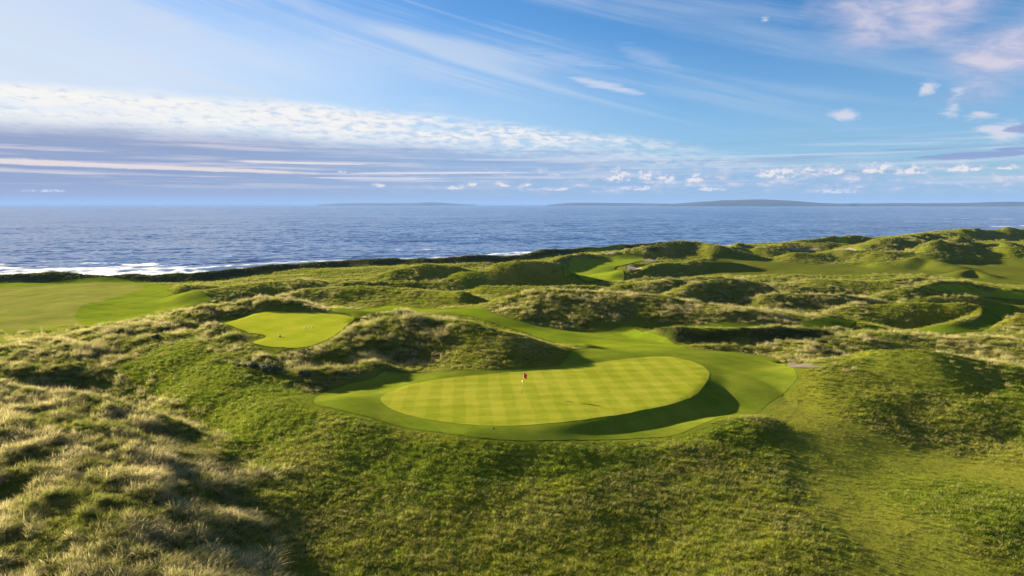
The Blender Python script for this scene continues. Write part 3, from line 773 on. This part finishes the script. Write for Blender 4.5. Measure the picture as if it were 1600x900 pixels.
def grid_object(name, X, Y, Z, mat, wrap=False):
    """regular grid (rows, cols) as one mesh, quickly"""
    nr, nc = X.shape
    me = bpy.data.meshes.new(name)
    co = np.stack([X, Y, Z], -1).reshape(-1, 3).astype(np.float32)
    idx = np.arange(nr * nc).reshape(nr, nc)
    nxt = np.roll(idx, -1, 1) if wrap else None
    if wrap: a, b, c, d = idx[:-1], nxt[:-1], nxt[1:], idx[1:]
    else: a, b, c, d = idx[:-1, :-1], idx[:-1, 1:], idx[1:, 1:], idx[1:, :-1]
    q = np.stack([d, c, b, a], -1).reshape(-1, 4)
    e1 = co[q[:, 1]] - co[q[:, 0]]; e2 = co[q[:, 2]] - co[q[:, 0]]
    if np.median(e1[:, 0] * e2[:, 1] - e1[:, 1] * e2[:, 0]) < 0: q = q[:, ::-1]
    me.vertices.add(len(co)); me.vertices.foreach_set('co', co.ravel())
    me.loops.add(q.size); me.loops.foreach_set('vertex_index', q.ravel().astype(np.int32))
    me.polygons.add(len(q)); me.polygons.foreach_set('loop_start', np.arange(0, q.size, 4, dtype=np.int32))
    me.polygons.foreach_set('use_smooth', np.ones(len(q), bool))
    me.update(calc_edges=True)
    o = bpy.data.objects.new(name, me); COL.objects.link(o); me.materials.append(mat)
    return o
def point_color(o, name, rgb):
    a = o.data.attributes.new(name, 'FLOAT_COLOR', 'POINT')
    a.data.foreach_set('color', np.c_[rgb, np.ones(len(rgb))].astype(np.float32).ravel())
def point_float(o, name, v):
    a = o.data.attributes.new(name, 'FLOAT', 'POINT'); a.data.foreach_set('value', np.asarray(v, np.float32))
def structure(o, label=None):
    o['kind'] = 'structure'
    if label: o['label'] = label
    return o
def thing(o, label, category, group=None):
    o['label'] = label; o['category'] = category
    if group: o['group'] = group
    return o
def empty(name, loc):
    o = bpy.data.objects.new(name, None); COL.objects.link(o); o.location = loc; return o

FAR_LAND = [
    ([(-5186, 18278, 28), (-4627, 18428, 70), (-3974, 18580, 77), (-2796, 18793, 71), (-2280, 18863, 85), (-1585, 18934, 62), (-971, 18975, 27)], 0.05, 3, 'faint low island on the horizon at left'),
    ([(843, 16478, 28), (1300, 16449, 66), (1980, 16381, 77), (2798, 16261, 63), (3595, 16104, 51), (4089, 15985, 29)], 0.05, 5, 'low blue island on the horizon left of the big hill'),
    ([(2929, 13690, 30), (3410, 13578, 61), (3992, 13419, 110), (4607, 13220, 134), (5196, 13000, 114), (5707, 12784, 66), (6190, 12557, 48)], 0.06, 8, 'broad domed blue hill across the bay'),
    ([(5809, 13286, 36), (6411, 13006, 58), (7243, 12561, 55), (8067, 12049, 65), (8654, 11634, 74), (9599, 10868, 86), (10798, 9678, 72)], 0.06, 11, 'long low blue coast behind the bay at right'),
]
FAR_FLAG = (226.2, 440.0)
REEF = [([(1069, 1691), (1187, 1768), (1173, 1655), (1385, 1768)], 22.0), ([(782, 1110), (866, 1159), (1043, 1214)], 22.0), ([(-91, 537), (-72, 545), (-52, 553)], 5.0)]
SHRUBS = [(-29.96, 83.75), (-32.92, 85.25), (-25.5, 82.0), (-55.24, 104.0), (-54.98, 107.25)]

FAST = False
# ================================================================ the ground: one sheet round the camera, finest where the camera looks
def ring_angles(lo, hi, step, coarse):
    fine = np.arange(lo, hi, step)
    rest = np.arange(hi, lo + 360, coarse)
    return np.radians(np.concatenate([fine, rest]))
TH = ring_angles(-47, 47, 0.15, 2.5)
RR = np.concatenate([[0.5, 4, 8, 12, 16], np.exp(np.arange(math.log(20), math.log(1500), 0.007)), [1800, 2400, 3500, 6000]])
RG, TG = np.meshgrid(RR, TH, indexing='ij')
GX, GY = RG * np.sin(TG), RG * np.cos(TG)
gx, gy = GX.ravel(), GY.ravel()
gz = height(gx, gy)
def lerp(a, b, t): return a + (b - a) * t[:, None]
def cover_color(x, y):
    mown, marram, lush, worn = fields(x, y)
    n1 = fbm(x / 9, y / 9, 61, 4); n2 = fbm(x / 2.6, y / 2.6, 63, 3); n3 = fbm(x / 40, y / 40, 67, 3)
    olive = np.array([0.205, 0.215, 0.021]); straw = np.array([0.335, 0.30, 0.072]); green = np.array([0.10, 0.165, 0.012]); lime = np.array([0.245, 0.265, 0.022])
    pale = np.array([0.33, 0.30, 0.14])
    c = np.tile(olive, (len(x), 1))
    c = lerp(c, straw, smooth(0.45, 0.72, n1) * 0.75)
    c = lerp(c, green, smooth(0.5, 0.7, n2) * 0.6)
    c = lerp(c, lime, smooth(0.42, 0.65, n3) * 0.55)
    c = lerp(c, green * 0.55 + lime * 0.55, lush * (0.6 + 0.4 * n2))
    c = lerp(c, np.array([0.125, 0.145, 0.024]), marram * 0.6)
    c = lerp(c, straw * 0.7 + pale * 0.3, marram * smooth(0.5, 0.75, n2) * 0.5)
    c = lerp(c, np.array([0.05, 0.055, 0.022]), np.maximum(cover(['bank_dark'], x, y, 3.0, 1.5), cover(['scrub_shade'], x, y, 0.8, 0.3)) * 0.85)  # dark scrub, with the shade of the bank faces put into its colour
    c = lerp(c, np.array([0.20, 0.205, 0.028]), worn * (0.5 + 0.4 * n1))
    c = lerp(c, np.array([0.11, 0.165, 0.018]), mown)
    return c
gc = cover_color(gx, gy)
# colours of mown ground that is too far off to be a sheet of its own
for nm, col, f in (('far_fairway', (0.17, 0.19, 0.022), 8), ):
    m = smooth(f, -f, poly_sd(AREA[nm], gx, gy, f + 1))
    gc = lerp(gc, np.array(col), m * (0.75 + 0.25 * fbm(gx / 12, gy / 12, 3)))
sea_d = LAND.sea_side(gx, gy)
beach = smooth(3, 10, sea_d + 4 * (fbm(gx / 9, gy / 9, 77, 3) - 0.5))
gc = lerp(gc, np.array([0.30, 0.25, 0.17]), beach)
SHEETS = ('green', 'apron', 'tee', 'valley', 'fairway_left', 'far_green', 'far_shelf', 'far_green_b', 'mid_fairway', 'loop_path', 'bank_path', 'bunker_near', 'bunker_far_a', 'bunker_far_b', 'bunker_far_c', 'track')
sink = np.zeros_like(gz)
for nm in SHEETS:
    sd = poly_sd(AREA[nm], gx, gy, 2)
    sink = np.maximum(sink, smooth(0.1, -0.6, sd))
dist = np.hypot(gx, gy)
gz = gz - sink * (0.10 + 0.0012 * dist)
gc = gc * (0.68 + 0.3 * np.maximum(fields(gx, gy)[3], np.maximum(sink, beach)))[:, None]
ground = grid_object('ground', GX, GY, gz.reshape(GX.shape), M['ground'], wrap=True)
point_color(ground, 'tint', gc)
structure(ground, 'rolling grassy dune land with rough tussocky slopes')

# ================================================================ mown turf and sand, each a draped sheet of its own
def drape(name, area, mat, step, lift, label):
    P = AREA[area]
    # finer outline
    out = []
    for a, b in zip(P, np.roll(P, -1, 0)):
        k = max(1, int(np.hypot(*(b - a)) / step))
        for t in np.arange(k) / k: out.append(a + (b - a) * t)
    out = np.array(out)
    wobble = min(0.35, step * 0.4)
    out = out + wobble * np.c_[fbm(out[:, 0] * 1.1, out[:, 1] * 1.1, 5, 3) - 0.5, fbm(out[:, 0] * 1.1, out[:, 1] * 1.1, 6, 3) - 0.5]
    xs = np.arange(P[:, 0].min(), P[:, 0].max(), step); ys = np.arange(P[:, 1].min(), P[:, 1].max(), step)
    gx_, gy_ = [a.ravel() for a in np.meshgrid(xs, ys)]
    gx_ = gx_ + (np.floor((gy_ - ys[0]) / step + 0.5) % 2) * step * 0.5
    ins = poly_sd(P, gx_, gy_, 1) < -0.45 * step
    pts = np.r_[out, np.c_[gx_[ins], gy_[ins]]]
    n = len(out)
    res = delaunay_2d_cdt([Vector(p) for p in pts], [(i, (i + 1) % n) for i in range(n)], [list(range(n))], 1, 1e-5)
    v = np.array([tuple(p) for p in res[0]]); z = height(v[:, 0], v[:, 1]) + lift
    f = [t if (v[t[1]][0] - v[t[0]][0]) * (v[t[2]][1] - v[t[0]][1]) - (v[t[1]][1] - v[t[0]][1]) * (v[t[2]][0] - v[t[0]][0]) > 0 else t[::-1] for t in res[2]]
    o = mesh_object(name, np.c_[v, z], f, mat)
    structure(o, label)
    return o
drape('green_apron', 'apron', M['apron'], 0.55, 0.01, 'closely mown deep green apron around the putting green')
drape('putting_green', 'green', M['green'], 0.55, 0.03, 'large pale yellow-green putting green with faint mowing stripes')
drape('tee_ground', 'tee', M['tee'], 0.8, 0.02, 'smooth bright green tee shelf on top of the dune')
drape('fairway', 'valley', M['fairway'], 0.8, 0.0, 'mown green strip winding through the valley behind the putting green')
drape('fairway', 'fairway_left', M['fairway'], 2.5, 0.05, 'broad green fairway on low ground at left beside the sea')
drape('fairway', 'fairway_pale', M['pale_turf'], 2.5, 0.075, 'paler olive half of the broad left fairway')
drape('fairway', 'far_green', M['fairway'], 2.0, 0.15, 'bright green shelf below the far coastal dune')
drape('fairway', 'far_shelf', M['fairway'], 2.0, 0.15, 'small bright strip of turf near the cliff edge')
drape('putting_green', 'far_green_b', M['fairway'], 2.0, 0.15, 'small bright putting green below the dark far bank')
drape('fairway', 'mid_fairway', M['fairway'], 2.0, 0.1, 'bright mown strip between tufted ridges at right')
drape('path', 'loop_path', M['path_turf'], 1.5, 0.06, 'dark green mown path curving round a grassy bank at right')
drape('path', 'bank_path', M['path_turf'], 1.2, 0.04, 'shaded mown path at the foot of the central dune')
drape('bunker', 'bunker_near', M['shaded_sand'], 0.5, 0.02, 'sand bunker at the right end of the apron')
drape('bunker', 'bunker_far_a', M['sand'], 1.2, 0.12, 'round sand bunker in front of the far green shelf')
drape('bunker', 'bunker_far_b', M['sand'], 1.2, 0.12, 'sand bunker at the right end of the far green shelf')
drape('bunker', 'bunker_far_c', M['sand'], 1.2, 0.12, 'sand bunker under the far coastal dune')
drape('track', 'track', M['sand'], 1.5, 0.15, 'pale sandy track among the far dunes')

# ================================================================ the sea
ST = ring_angles(-47, 47, 0.2, 4)
SR = np.concatenate([np.exp(np.arange(math.log(180), math.log(2200), 0.005)), np.exp(np.arange(math.log(2300), math.log(40000), 0.12))])
SG, TG2 = np.meshgrid(SR, ST, indexing='ij')
SX, SY = SG * np.sin(TG2), SG * np.cos(TG2)
sx, sy = SX.ravel(), SY.ravel()
ss = LAND.sea_side(sx, sy)
fade = 1 - smooth(900, 2100, SG.ravel())
sw = fbm(sx / 60 + sy / 200, sy / 26 - sx / 90, 81, 3)
chop = fbm(sx / 9, sy / 5, 83, 3)
sz = fade * (1.5 * (sw - 0.5) + 0.7 * (chop - 0.5))
ph = ss / 24 + 2.2 * fbm(sx / 110, sy / 110, 85, 3)
roll = np.maximum(np.sin(ph * math.pi), 0) ** 4
near = smooth(150, 80, ss)
sz = sz + 1.3 * roll * near
foam_glint = near * (0.3 + 0.6 * roll + 0.5 * smooth(140, 50, ss)) * (0.45 + 1.1 * fbm(sx / 55, sy / 30, 87, 3)) * (1 - 0.3 * smooth(-60, 60, sx)) * 1.02
foam_glint = foam_glint + (0.28 + 0.2 * smooth(50, -200, sx)) * smooth(0.60, 0.75, fbm(sx / 20, sy / 9, 89, 3)) * fade  # whitecaps, thickened at left to paint sun glitter on the water
for line, wid in REEF:                                            # waves breaking over reefs off the point
    dl = np.abs(line_sd(np.array(line, float), sx, sy))
    foam_glint = foam_glint + 0.95 * smooth(wid, 0, dl) * smooth(0.35, 0.6, fbm(sx / (wid * 2.5), sy / wid, 97, 3))
sea = grid_object('sea', SX, SY, sz.reshape(SX.shape), M['sea'], wrap=True)
point_float(sea, 'foam_glint', foam_glint)
structure(sea, 'blue sea with small waves and white surf along the shore')


# ================================================================ land across the bay
def far_land(pts, depth, seed, label):
    """a low landmass along a line of (x, y, height), rising and falling across its depth"""
    P = np.array(pts, float); t = np.linspace(0, 1, 90) * (len(P) - 1); i = np.minimum(t.astype(int), len(P) - 2); f = (t - i)[:, None]
    f = f * f * (3 - 2 * f)
    L = P[i] * (1 - f) + P[i + 1] * f
    rows = np.linspace(-1, 1, 13)
    X = L[None, :, 0] * (1 + rows[:, None] * depth); Y = L[None, :, 1] * (1 + rows[:, None] * depth)
    Z = L[None, :, 2] * np.cos(rows[:, None] * math.pi / 2) ** 0.8 * (0.82 + 0.36 * fbm(X / 700 + seed, Y / 700, seed, 4)) - 3
    o = grid_object('hill', X, Y, Z, M['hill']); structure(o, label); return o
for args in FAR_LAND: far_land(*args)

# ================================================================ flagsticks and other small things
def tube(radii, zs, n=10, bend=None):
    v, f = [], []
    for k, (r, z) in enumerate(zip(radii, zs)):
        ox, oy = bend(z) if bend else (0, 0)
        v += [(ox + r * math.cos(2 * math.pi * i / n), oy + r * math.sin(2 * math.pi * i / n), z) for i in range(n)]
        if k: f += [((k - 1) * n + i, (k - 1) * n + (i + 1) % n, k * n + (i + 1) % n, k * n + i) for i in range(n)]
    f += [tuple(range(n))[::-1], tuple(range((len(zs) - 1) * n, len(zs) * n))]
    return v, f
def flagstick(loc, label, cloth, height_=2.42):
    root = empty('flagstick', loc); thing(root, label, 'flagstick', 'flagsticks standing in the greens')
    lean = lambda z: (0.10 * z, 0.0)
    def part(name, radii, zs, mat, n=10): return mesh_object(name, *tube(radii, zs, n, lean), mat, root)
    part('lower_pole', (0.016, 0.016), (-0.1, 0.62), M['pole_dark'])
    part('upper_pole', (0.016, 0.014, 0.012), (0.62, 1.6, height_), M['pole_white'])
    part('finial', (0.009, 0.018, 0.02, 0.012, 0.002), (height_, height_ + 0.015, height_ + 0.03, height_ + 0.05, height_ + 0.055), M['pole_white'])
    part('marker_ball', (0.012, 0.07, 0.105, 0.115, 0.105, 0.07, 0.012), (1.29, 1.31, 1.36, 1.42, 1.48, 1.53, 1.55), M['yellow'], 14)
    # the cloth hangs half furled from the top
    nu, nv = 12, 10; vs_, fs_ = [], []
    for s_ in (1, -1):
        for j in range(nv):
            for i in range(nu):
                u, w = i / (nu - 1), j / (nv - 1)
                z = height_ - 0.03 - 0.52 * w - 0.26 * u ** 1.3
                xx = 0.10 * z + 0.01 + 0.40 * u * (1 - 0.15 * w); yy = 0.07 * math.sin(u * 7 + w * 1.5) * u + s_ * 0.004
                vs_.append((xx, yy, z))
    for s_ in range(2):
        for j in range(nv - 1):
            for i in range(nu - 1):
                a = s_ * nu * nv + j * nu + i; q = (a, a + 1, a + nu + 1, a + nu)
                fs_.append(q if s_ else q[::-1])
    rim = [i for i in range(nu)] + [j * nu + nu - 1 for j in range(1, nv)] + [(nv - 1) * nu + i for i in range(nu - 2, -1, -1)] + [j * nu for j in range(nv - 2, 0, -1)]
    for a, b in zip(rim, rim[1:] + rim[:1]): fs_.append((a, b, b + nu * nv, a + nu * nv))
    mesh_object('flag', vs_, fs_, cloth, root)
    # lined hole
    n = 16; v = []; f = []
    for r, z in ((0.062, 0.004), (0.054, 0.006), (0.052, -0.10)): v += [(r * math.cos(2 * math.pi * i / n), r * math.sin(2 * math.pi * i / n), z) for i in range(n)]
    for k in range(2): f += [(k * n + i, k * n + (i + 1) % n, (k + 1) * n + (i + 1) % n, (k + 1) * n + i) for i in range(n)]
    mesh_object('hole_cup', v, f, M['pole_white'], root)
    return root
M['pole_dark'] = plain('pole_black', (0.02, 0.02, 0.022)); M['pole_white'] = plain('pole_white', (0.75, 0.74, 0.70)); M['yellow'] = plain('marker_yellow', (0.80, 0.72, 0.10), 0.6)
M['red'] = plain('flag_red', (0.85, 0.06, 0.04), 0.8); M['white_cloth'] = plain('flag_white', (0.78, 0.78, 0.76), 0.8)
def on_ground(x, y): return float(height([x], [y])[0])
flagstick((1.08, 74.0, on_ground(1.08, 74.0) + 0.03), 'flagstick with drooping red flag and yellow ball on the large green', M['red'])
fx, fy = FAR_FLAG
flagstick((fx, fy, on_ground(fx, fy) + 0.1), 'tiny pale flagstick on the far green below the dark bank', M['white_cloth'])
def tee_marker(x, y, mat, label, group, s=1.0):
    root = empty('tee_marker', (x, y, on_ground(x, y) + 0.02)); thing(root, label, 'tee marker', group)
    mesh_object('body', *tube([r * s for r in (0.075, 0.10, 0.11, 0.095, 0.06, 0.015)], [z * s for z in (0.01, 0.03, 0.08, 0.13, 0.165, 0.18)], 14), mat, root)
    mesh_object('spike', *tube([0.008, 0.012], [-0.12, 0.02], 8), M['pole_dark'], root)
tee_marker(-32.6, 105.8, M['pole_white'], 'left one of two small white markers on the tee', 'white tee markers', 1.1)
tee_marker(-31.7, 106.6, M['pole_white'], 'right one of two small white markers on the tee', 'white tee markers', 1.1)
tee_marker(-34.15, 98.75, M['pole_dark'], 'small dark marker near the front edge of the tee', None, 1.5)
sp = empty('sprinkler_head', (-1.81, 62.25, on_ground(-1.81, 62.25) + 0.012)); thing(sp, 'small dark sprinkler head set in the apron in front of the green', 'sprinkler')
mesh_object('rim', *tube([0.15, 0.15, 0.13], [-0.05, 0.012, 0.018], 16), M['pole_dark'], sp)
mesh_object('cap', *tube([0.09, 0.085, 0.03], [0.018, 0.035, 0.045], 14), M['pole_dark'], sp)

# low dark shrubs on the slope under the tee
def shrub(x, y, w, h, seed, label):
    rg = np.random.default_rng(seed); root = empty('shrub', (x, y, on_ground(x, y) - 0.05)); thing(root, label, 'shrub', 'low dark shrubs near the tee')
    v, f = [], []
    for i in range(9):                                            # crooked stems fanning out from the base
        a = rg.random() * 6.28; L = h * (0.6 + 0.3 * rg.random()); o = w * 0.35 * rg.random()
        k = len(v); r0 = 0.03
        for s_, r in ((0, r0), (0.5, r0 * 0.7), (1, r0 * 0.3)):
            cx, cy, cz = math.cos(a) * o * s_ + 0.03 * rg.normal(), math.sin(a) * o * s_ + 0.03 * rg.normal(), L * s_
            v += [(cx + r * math.cos(t), cy + r * math.sin(t), cz) for t in (0, 2.1, 4.2)]
        for q in range(2): f += [(k + q * 3 + i_, k + q * 3 + (i_ + 1) % 3, k + q * 3 + 3 + (i_ + 1) % 3, k + q * 3 + 3 + i_) for i_ in range(3)]
    mesh_object('stems', v, f, M['stem'], root)
    lobes = [(rg.normal() * w * 0.26, rg.normal() * w * 0.2, h * rg.uniform(0.35, 0.7), rg.uniform(0.25, 0.5)) for _ in range(10)]
    v, f = [], []
    for i in range(2600):
        cx, cy, cz, r = lobes[i % len(lobes)]
        d = rg.normal(size=3); d /= np.linalg.norm(d); rr = r * rg.uniform(0.65, 1.05)
        p = np.array([cx + d[0] * rr * w * 0.55, cy + d[1] * rr * w * 0.45, max(0.03, cz + d[2] * rr * h * 0.8)])
        a = rg.normal(size=3); a /= np.linalg.norm(a); b = np.cross(a, d); b /= np.linalg.norm(b) + 1e-9
        s_ = rg.uniform(0.05, 0.10); k = len(v)
        v += [p - a * s_, p + b * s_ * 0.45, p + a * s_, p - b * s_ * 0.45]; f.append((k, k + 1, k + 2, k + 3))
    mesh_object('foliage', v, f, M['leaf'], root, False)
M['stem'] = plain('shrub_stem', (0.06, 0.045, 0.03), 0.9); M['leaf'] = plain('shrub_leaf', (0.055, 0.08, 0.026), 0.7, 0.5)
for (x, y), (w, h), sd, lb in zip(SHRUBS, ((2.6, 1.2), (2.0, 1.0), (1.6, 0.8), (1.4, 0.7), (1.3, 0.7)), range(5), (
        'largest dark shrub in the hollow below the front edge of the tee', 'dark shrub just left of the largest one below the tee', 'small dark shrub between the tee slope and the left tip of the apron',
        'left one of two small dark shrubs on the ridge left of the tee', 'right one of two small dark shrubs on the ridge left of the tee')):
    shrub(x, y, w, h, 100 + sd, lb)

# ================================================================ grass: tussocks set out point by point, nobody could count them
def tussock(name, seed, n, h, spread, lean, width):
    """one clump of tapering, arching blades"""
    rg = np.random.default_rng(seed); vs_, fs_, al, va = [], [], [], []
    for i in range(n):
        r = spread * math.sqrt(rg.random()); a = rg.random() * 2 * math.pi
        bx, by = r * math.cos(a), r * math.sin(a)
        L = h * (0.55 + 0.6 * rg.random()); w = width * (0.6 + 0.8 * rg.random())
        da = a + rg.normal() * 0.7
        out = (0.25 + 0.5 * rg.random()) * (0.4 + r / spread)
        dx, dy = math.cos(da) * out + lean * (0.5 + rg.random()), math.sin(da) * out * 0.9
        tx, ty = -math.sin(da + rg.normal() * 0.9), math.cos(da + rg.normal() * 0.9)
        q = rg.random(); k = len(vs_)
        for s, ww in ((0, 1.0), (0.38, 0.9), (0.74, 0.6), (1.0, 0.0)):
            px, py = bx + dx * L * s ** 1.6, by + dy * L * s ** 1.6
            pz = L * (s - 0.36 * s * s * min(1.3, math.hypot(dx, dy) * 1.2)) - 0.05
            if ww: vs_ += [(px - tx * w * ww / 2, py - ty * w * ww / 2, pz), (px + tx * w * ww / 2, py + ty * w * ww / 2, pz)]; al += [s, s]; va += [q, q]
            else: vs_ += [(px, py, pz)]; al += [s]; va += [q]
        fs_ += [(k, k + 1, k + 3, k + 2), (k + 2, k + 3, k + 5, k + 4), (k + 4, k + 5, k + 6)]
    me = bpy.data.meshes.new(name); me.from_pydata(vs_, [], fs_); me.materials.append(M['blades'])
    for nm, val in (('along', al), ('vary', va)):
        at_ = me.attributes.new(nm, 'FLOAT', 'POINT'); at_.data.foreach_set('value', np.array(val, np.float32))
    return bpy.data.objects.new(name, me)
PROTO = [tussock('marram_tussock', 10 + i, 84, 0.72, 0.24, 0.52, 0.0155) for i in range(5)] \
      + [tussock('rough_tussock', 30 + i, 34, 0.40, 0.26, 0.26, 0.024) for i in range(5)] \
      + [tussock('lush_tussock', 50 + i, 32, 0.30, 0.28, 0.14, 0.028) for i in range(3)]

def scatter_tree(protos):
    ng = bpy.data.node_groups.new('tussock_scatter', 'GeometryNodeTree')
    ng.interface.new_socket('Geometry', in_out='INPUT', socket_type='NodeSocketGeometry')
    ng.interface.new_socket('Geometry', in_out='OUTPUT', socket_type='NodeSocketGeometry')
    N, L = ng.nodes.new, ng.links.new
    gi, go = N('NodeGroupInput'), N('NodeGroupOutput')
    iop = N('GeometryNodeInstanceOnPoints'); join = N('GeometryNodeJoinGeometry')
    for p in reversed(protos):
        oi = N('GeometryNodeObjectInfo'); oi.inputs['Object'].default_value = p; oi.inputs['As Instance'].default_value = True
        L(oi.outputs['Geometry'], join.inputs[0])
    L(join.outputs[0], iop.inputs['Instance']); iop.inputs['Pick Instance'].default_value = True
    L(gi.outputs[0], iop.inputs['Points'])
    def at_(nm, ty):
        n = N('GeometryNodeInputNamedAttribute'); n.data_type = ty; n.inputs['Name'].default_value = nm
        return n.outputs['Attribute']
    L(at_('pick', 'INT'), iop.inputs['Instance Index'])
    e2r = N('FunctionNodeEulerToRotation'); L(at_('turn', 'FLOAT_VECTOR'), e2r.inputs[0]); L(e2r.outputs[0], iop.inputs['Rotation'])
    L(at_('size', 'FLOAT_VECTOR'), iop.inputs['Scale'])
    L(iop.outputs[0], go.inputs[0])
    return ng
SCATTER = scatter_tree(PROTO)
rg = np.random.default_rng(4)
NT = 330000 if not FAST else 30000
# distances drawn so that density falls off away from the camera
u = rg.random(NT); r0, r1, r2 = 28.0, 66.0, 720.0; ex = 0.30
aA = (r1 ** 2 - r0 ** 2) / 2; aB = r1 ** (2 - ex) * (r2 ** ex - r1 ** ex) / ex
isA = u < aA / (aA + aB); uu = rg.random(NT)
tr_ = np.where(isA, np.sqrt(r0 ** 2 + uu * (r1 ** 2 - r0 ** 2)), (r1 ** ex + uu * (r2 ** ex - r1 ** ex)) ** (1 / ex))
tt = np.radians(rg.uniform(-49, 49, NT))
tx, ty = tr_ * np.sin(tt), tr_ * np.cos(tt)
mown, marram, lush, worn = fields(tx, ty)
sd_ = LAND.sea_side(tx, ty)
keep = (mown < 0.15) & (sd_ < 4) & (rg.random(NT) > worn * 0.45)
keep &= ~((poly_sd(AREA['far_fairway'], tx, ty, 3) < 0) & (rg.random(NT) < 0.9))
tx, ty, tr_, marram, lush, worn = [a[keep] for a in (tx, ty, tr_, marram, lush, worn)]
tz = height(tx, ty)
N_ = len(tx); q1, q2, q3 = rg.random(N_), rg.random(N_), rg.random(N_)
clump = fbm(tx / 2.4, ty / 2.4, 91, 3)
scrub_shade = np.maximum(cover(['scrub_shade'], tx, ty, 0.8, 0.3), cover(['bank_dark'], tx, ty, 3.0, 1.5))
pm = marram * (0.16 + 0.64 * smooth(0.40, 0.58, clump)) * (1 - 0.6 * scrub_shade)
kind = np.where(q1 < pm * 0.95, 0, np.where(q2 < lush * 0.8, 2, 1))
pick = np.where(kind == 0, (q3 * 5).astype(int), np.where(kind == 1, 5 + (q3 * 5).astype(int), 10 + (q3 * 3).astype(int)))
grow = (np.maximum(tr_, 60) / 60) ** 0.24 * rg.uniform(0.55, 1.3, N_) * np.where(kind == 0, 0.6 + 0.7 * clump, 0.85)
grow *= 1 - 0.6 * worn
for nm in ('apron', 'tee', 'tee', 'valley', 'far_green', 'mid_fairway', 'loop_path', 'bank_path'):                       # semi-rough: shorter beside mown turf
    grow *= 0.45 + 0.55 * smooth(0.2, 2.6, np.abs(poly_sd(AREA[nm], tx, ty, 4)))
size = np.c_[grow * rg.uniform(0.9, 1.2, N_), grow * rg.uniform(0.9, 1.2, N_), grow * rg.uniform(0.8, 1.1, N_)]
wind = R(-25) + rg.normal(0, 0.7, N_)
turn = np.c_[rg.normal(0, 0.12, N_), rg.normal(0, 0.12, N_), wind]
base = cover_color(tx, ty)
n1 = fbm(tx / 6, ty / 6, 93, 3); jit = rg.random(N_)
tip = np.where((kind == 0)[:, None], lerp(np.tile(np.array([0.27, 0.265, 0.06]), (N_, 1)), np.array([0.70, 0.58, 0.30]), np.clip(jit * 0.8 + (n1 - 0.5) * 1.4 + (clump - 0.45) * 1.4, 0, 1) * (1 - 0.35 * smooth(110, 220, tr_))),
      np.where((kind == 2)[:, None], lerp(np.tile(np.array([0.11, 0.18, 0.016]), (N_, 1)), np.array([0.27, 0.29, 0.045]), jit),
               lerp(base * 1.35, np.array([0.40, 0.34, 0.14]), smooth(0.45, 0.9, jit * 0.6 + n1 * 0.7) * 0.8)))
tip = tip * (1.0 + 0.25 * (clump - 0.5))[:, None]
tip = lerp(tip, np.array([0.09, 0.10, 0.03]), scrub_shade * 0.6 * (0.5 + jit))  # blades on the banks take the same painted shade
root = lerp(np.tile(np.array([0.09, 0.14, 0.014]), (N_, 1)), base, jit * 0.5)
def scatter(name, sel, label):
    me = bpy.data.meshes.new(name); n = int(sel.sum())
    me.vertices.add(n); me.vertices.foreach_set('co', np.c_[tx, ty, tz][sel].astype(np.float32).ravel())
    o = bpy.data.objects.new(name, me); COL.objects.link(o)
    for nm, ty_, key, val in (('turn', 'FLOAT_VECTOR', 'vector', turn), ('size', 'FLOAT_VECTOR', 'vector', size)):
        a = me.attributes.new(nm, ty_, 'POINT'); a.data.foreach_set(key, val[sel].astype(np.float32).ravel())
    a = me.attributes.new('pick', 'INT', 'POINT'); a.data.foreach_set('value', pick[sel].astype(np.int32))
    point_color(o, 'tint', tip[sel]); point_color(o, 'root', root[sel])
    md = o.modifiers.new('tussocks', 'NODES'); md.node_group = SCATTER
    o['kind'] = 'stuff'; o['label'] = label; o['category'] = 'grass'
    return o
scatter('marram_grass', kind == 0, 'pale windblown marram tussocks on the dune crests')
scatter('rough_grass', kind == 1, 'olive and straw coloured rough grass on the slopes')
scatter('lush_grass', kind == 2, 'short lush green grass in the hollows and on sheltered slopes')
print('tussocks', N_)

# ================================================================ the air over land and bay
hz = new_mat('sea_haze'); pv = V.tree.nodes.new('ShaderNodeVolumePrincipled')
pv.inputs['Color'].default_value = (0.18, 0.32, 0.67, 1); pv.inputs['Density'].default_value = 4.2e-5; pv.inputs['Anisotropy'].default_value = 0.0
output(None, V(pv.outputs[0]))
B, zb, zt = 43000.0, -8.0, 185.0
haze = mesh_object('haze', [(x, y, z) for z in (zb, zt) for x, y in ((-B, -B), (B, -B), (B, B), (-B, B))],
                   [(3, 2, 1, 0), (4, 5, 6, 7), (0, 1, 5, 4), (1, 2, 6, 5), (2, 3, 7, 6), (3, 0, 4, 7)], hz, None, False)
haze['kind'] = 'stuff'; haze['label'] = 'thin blue haze over the bay'; haze['category'] = 'haze'
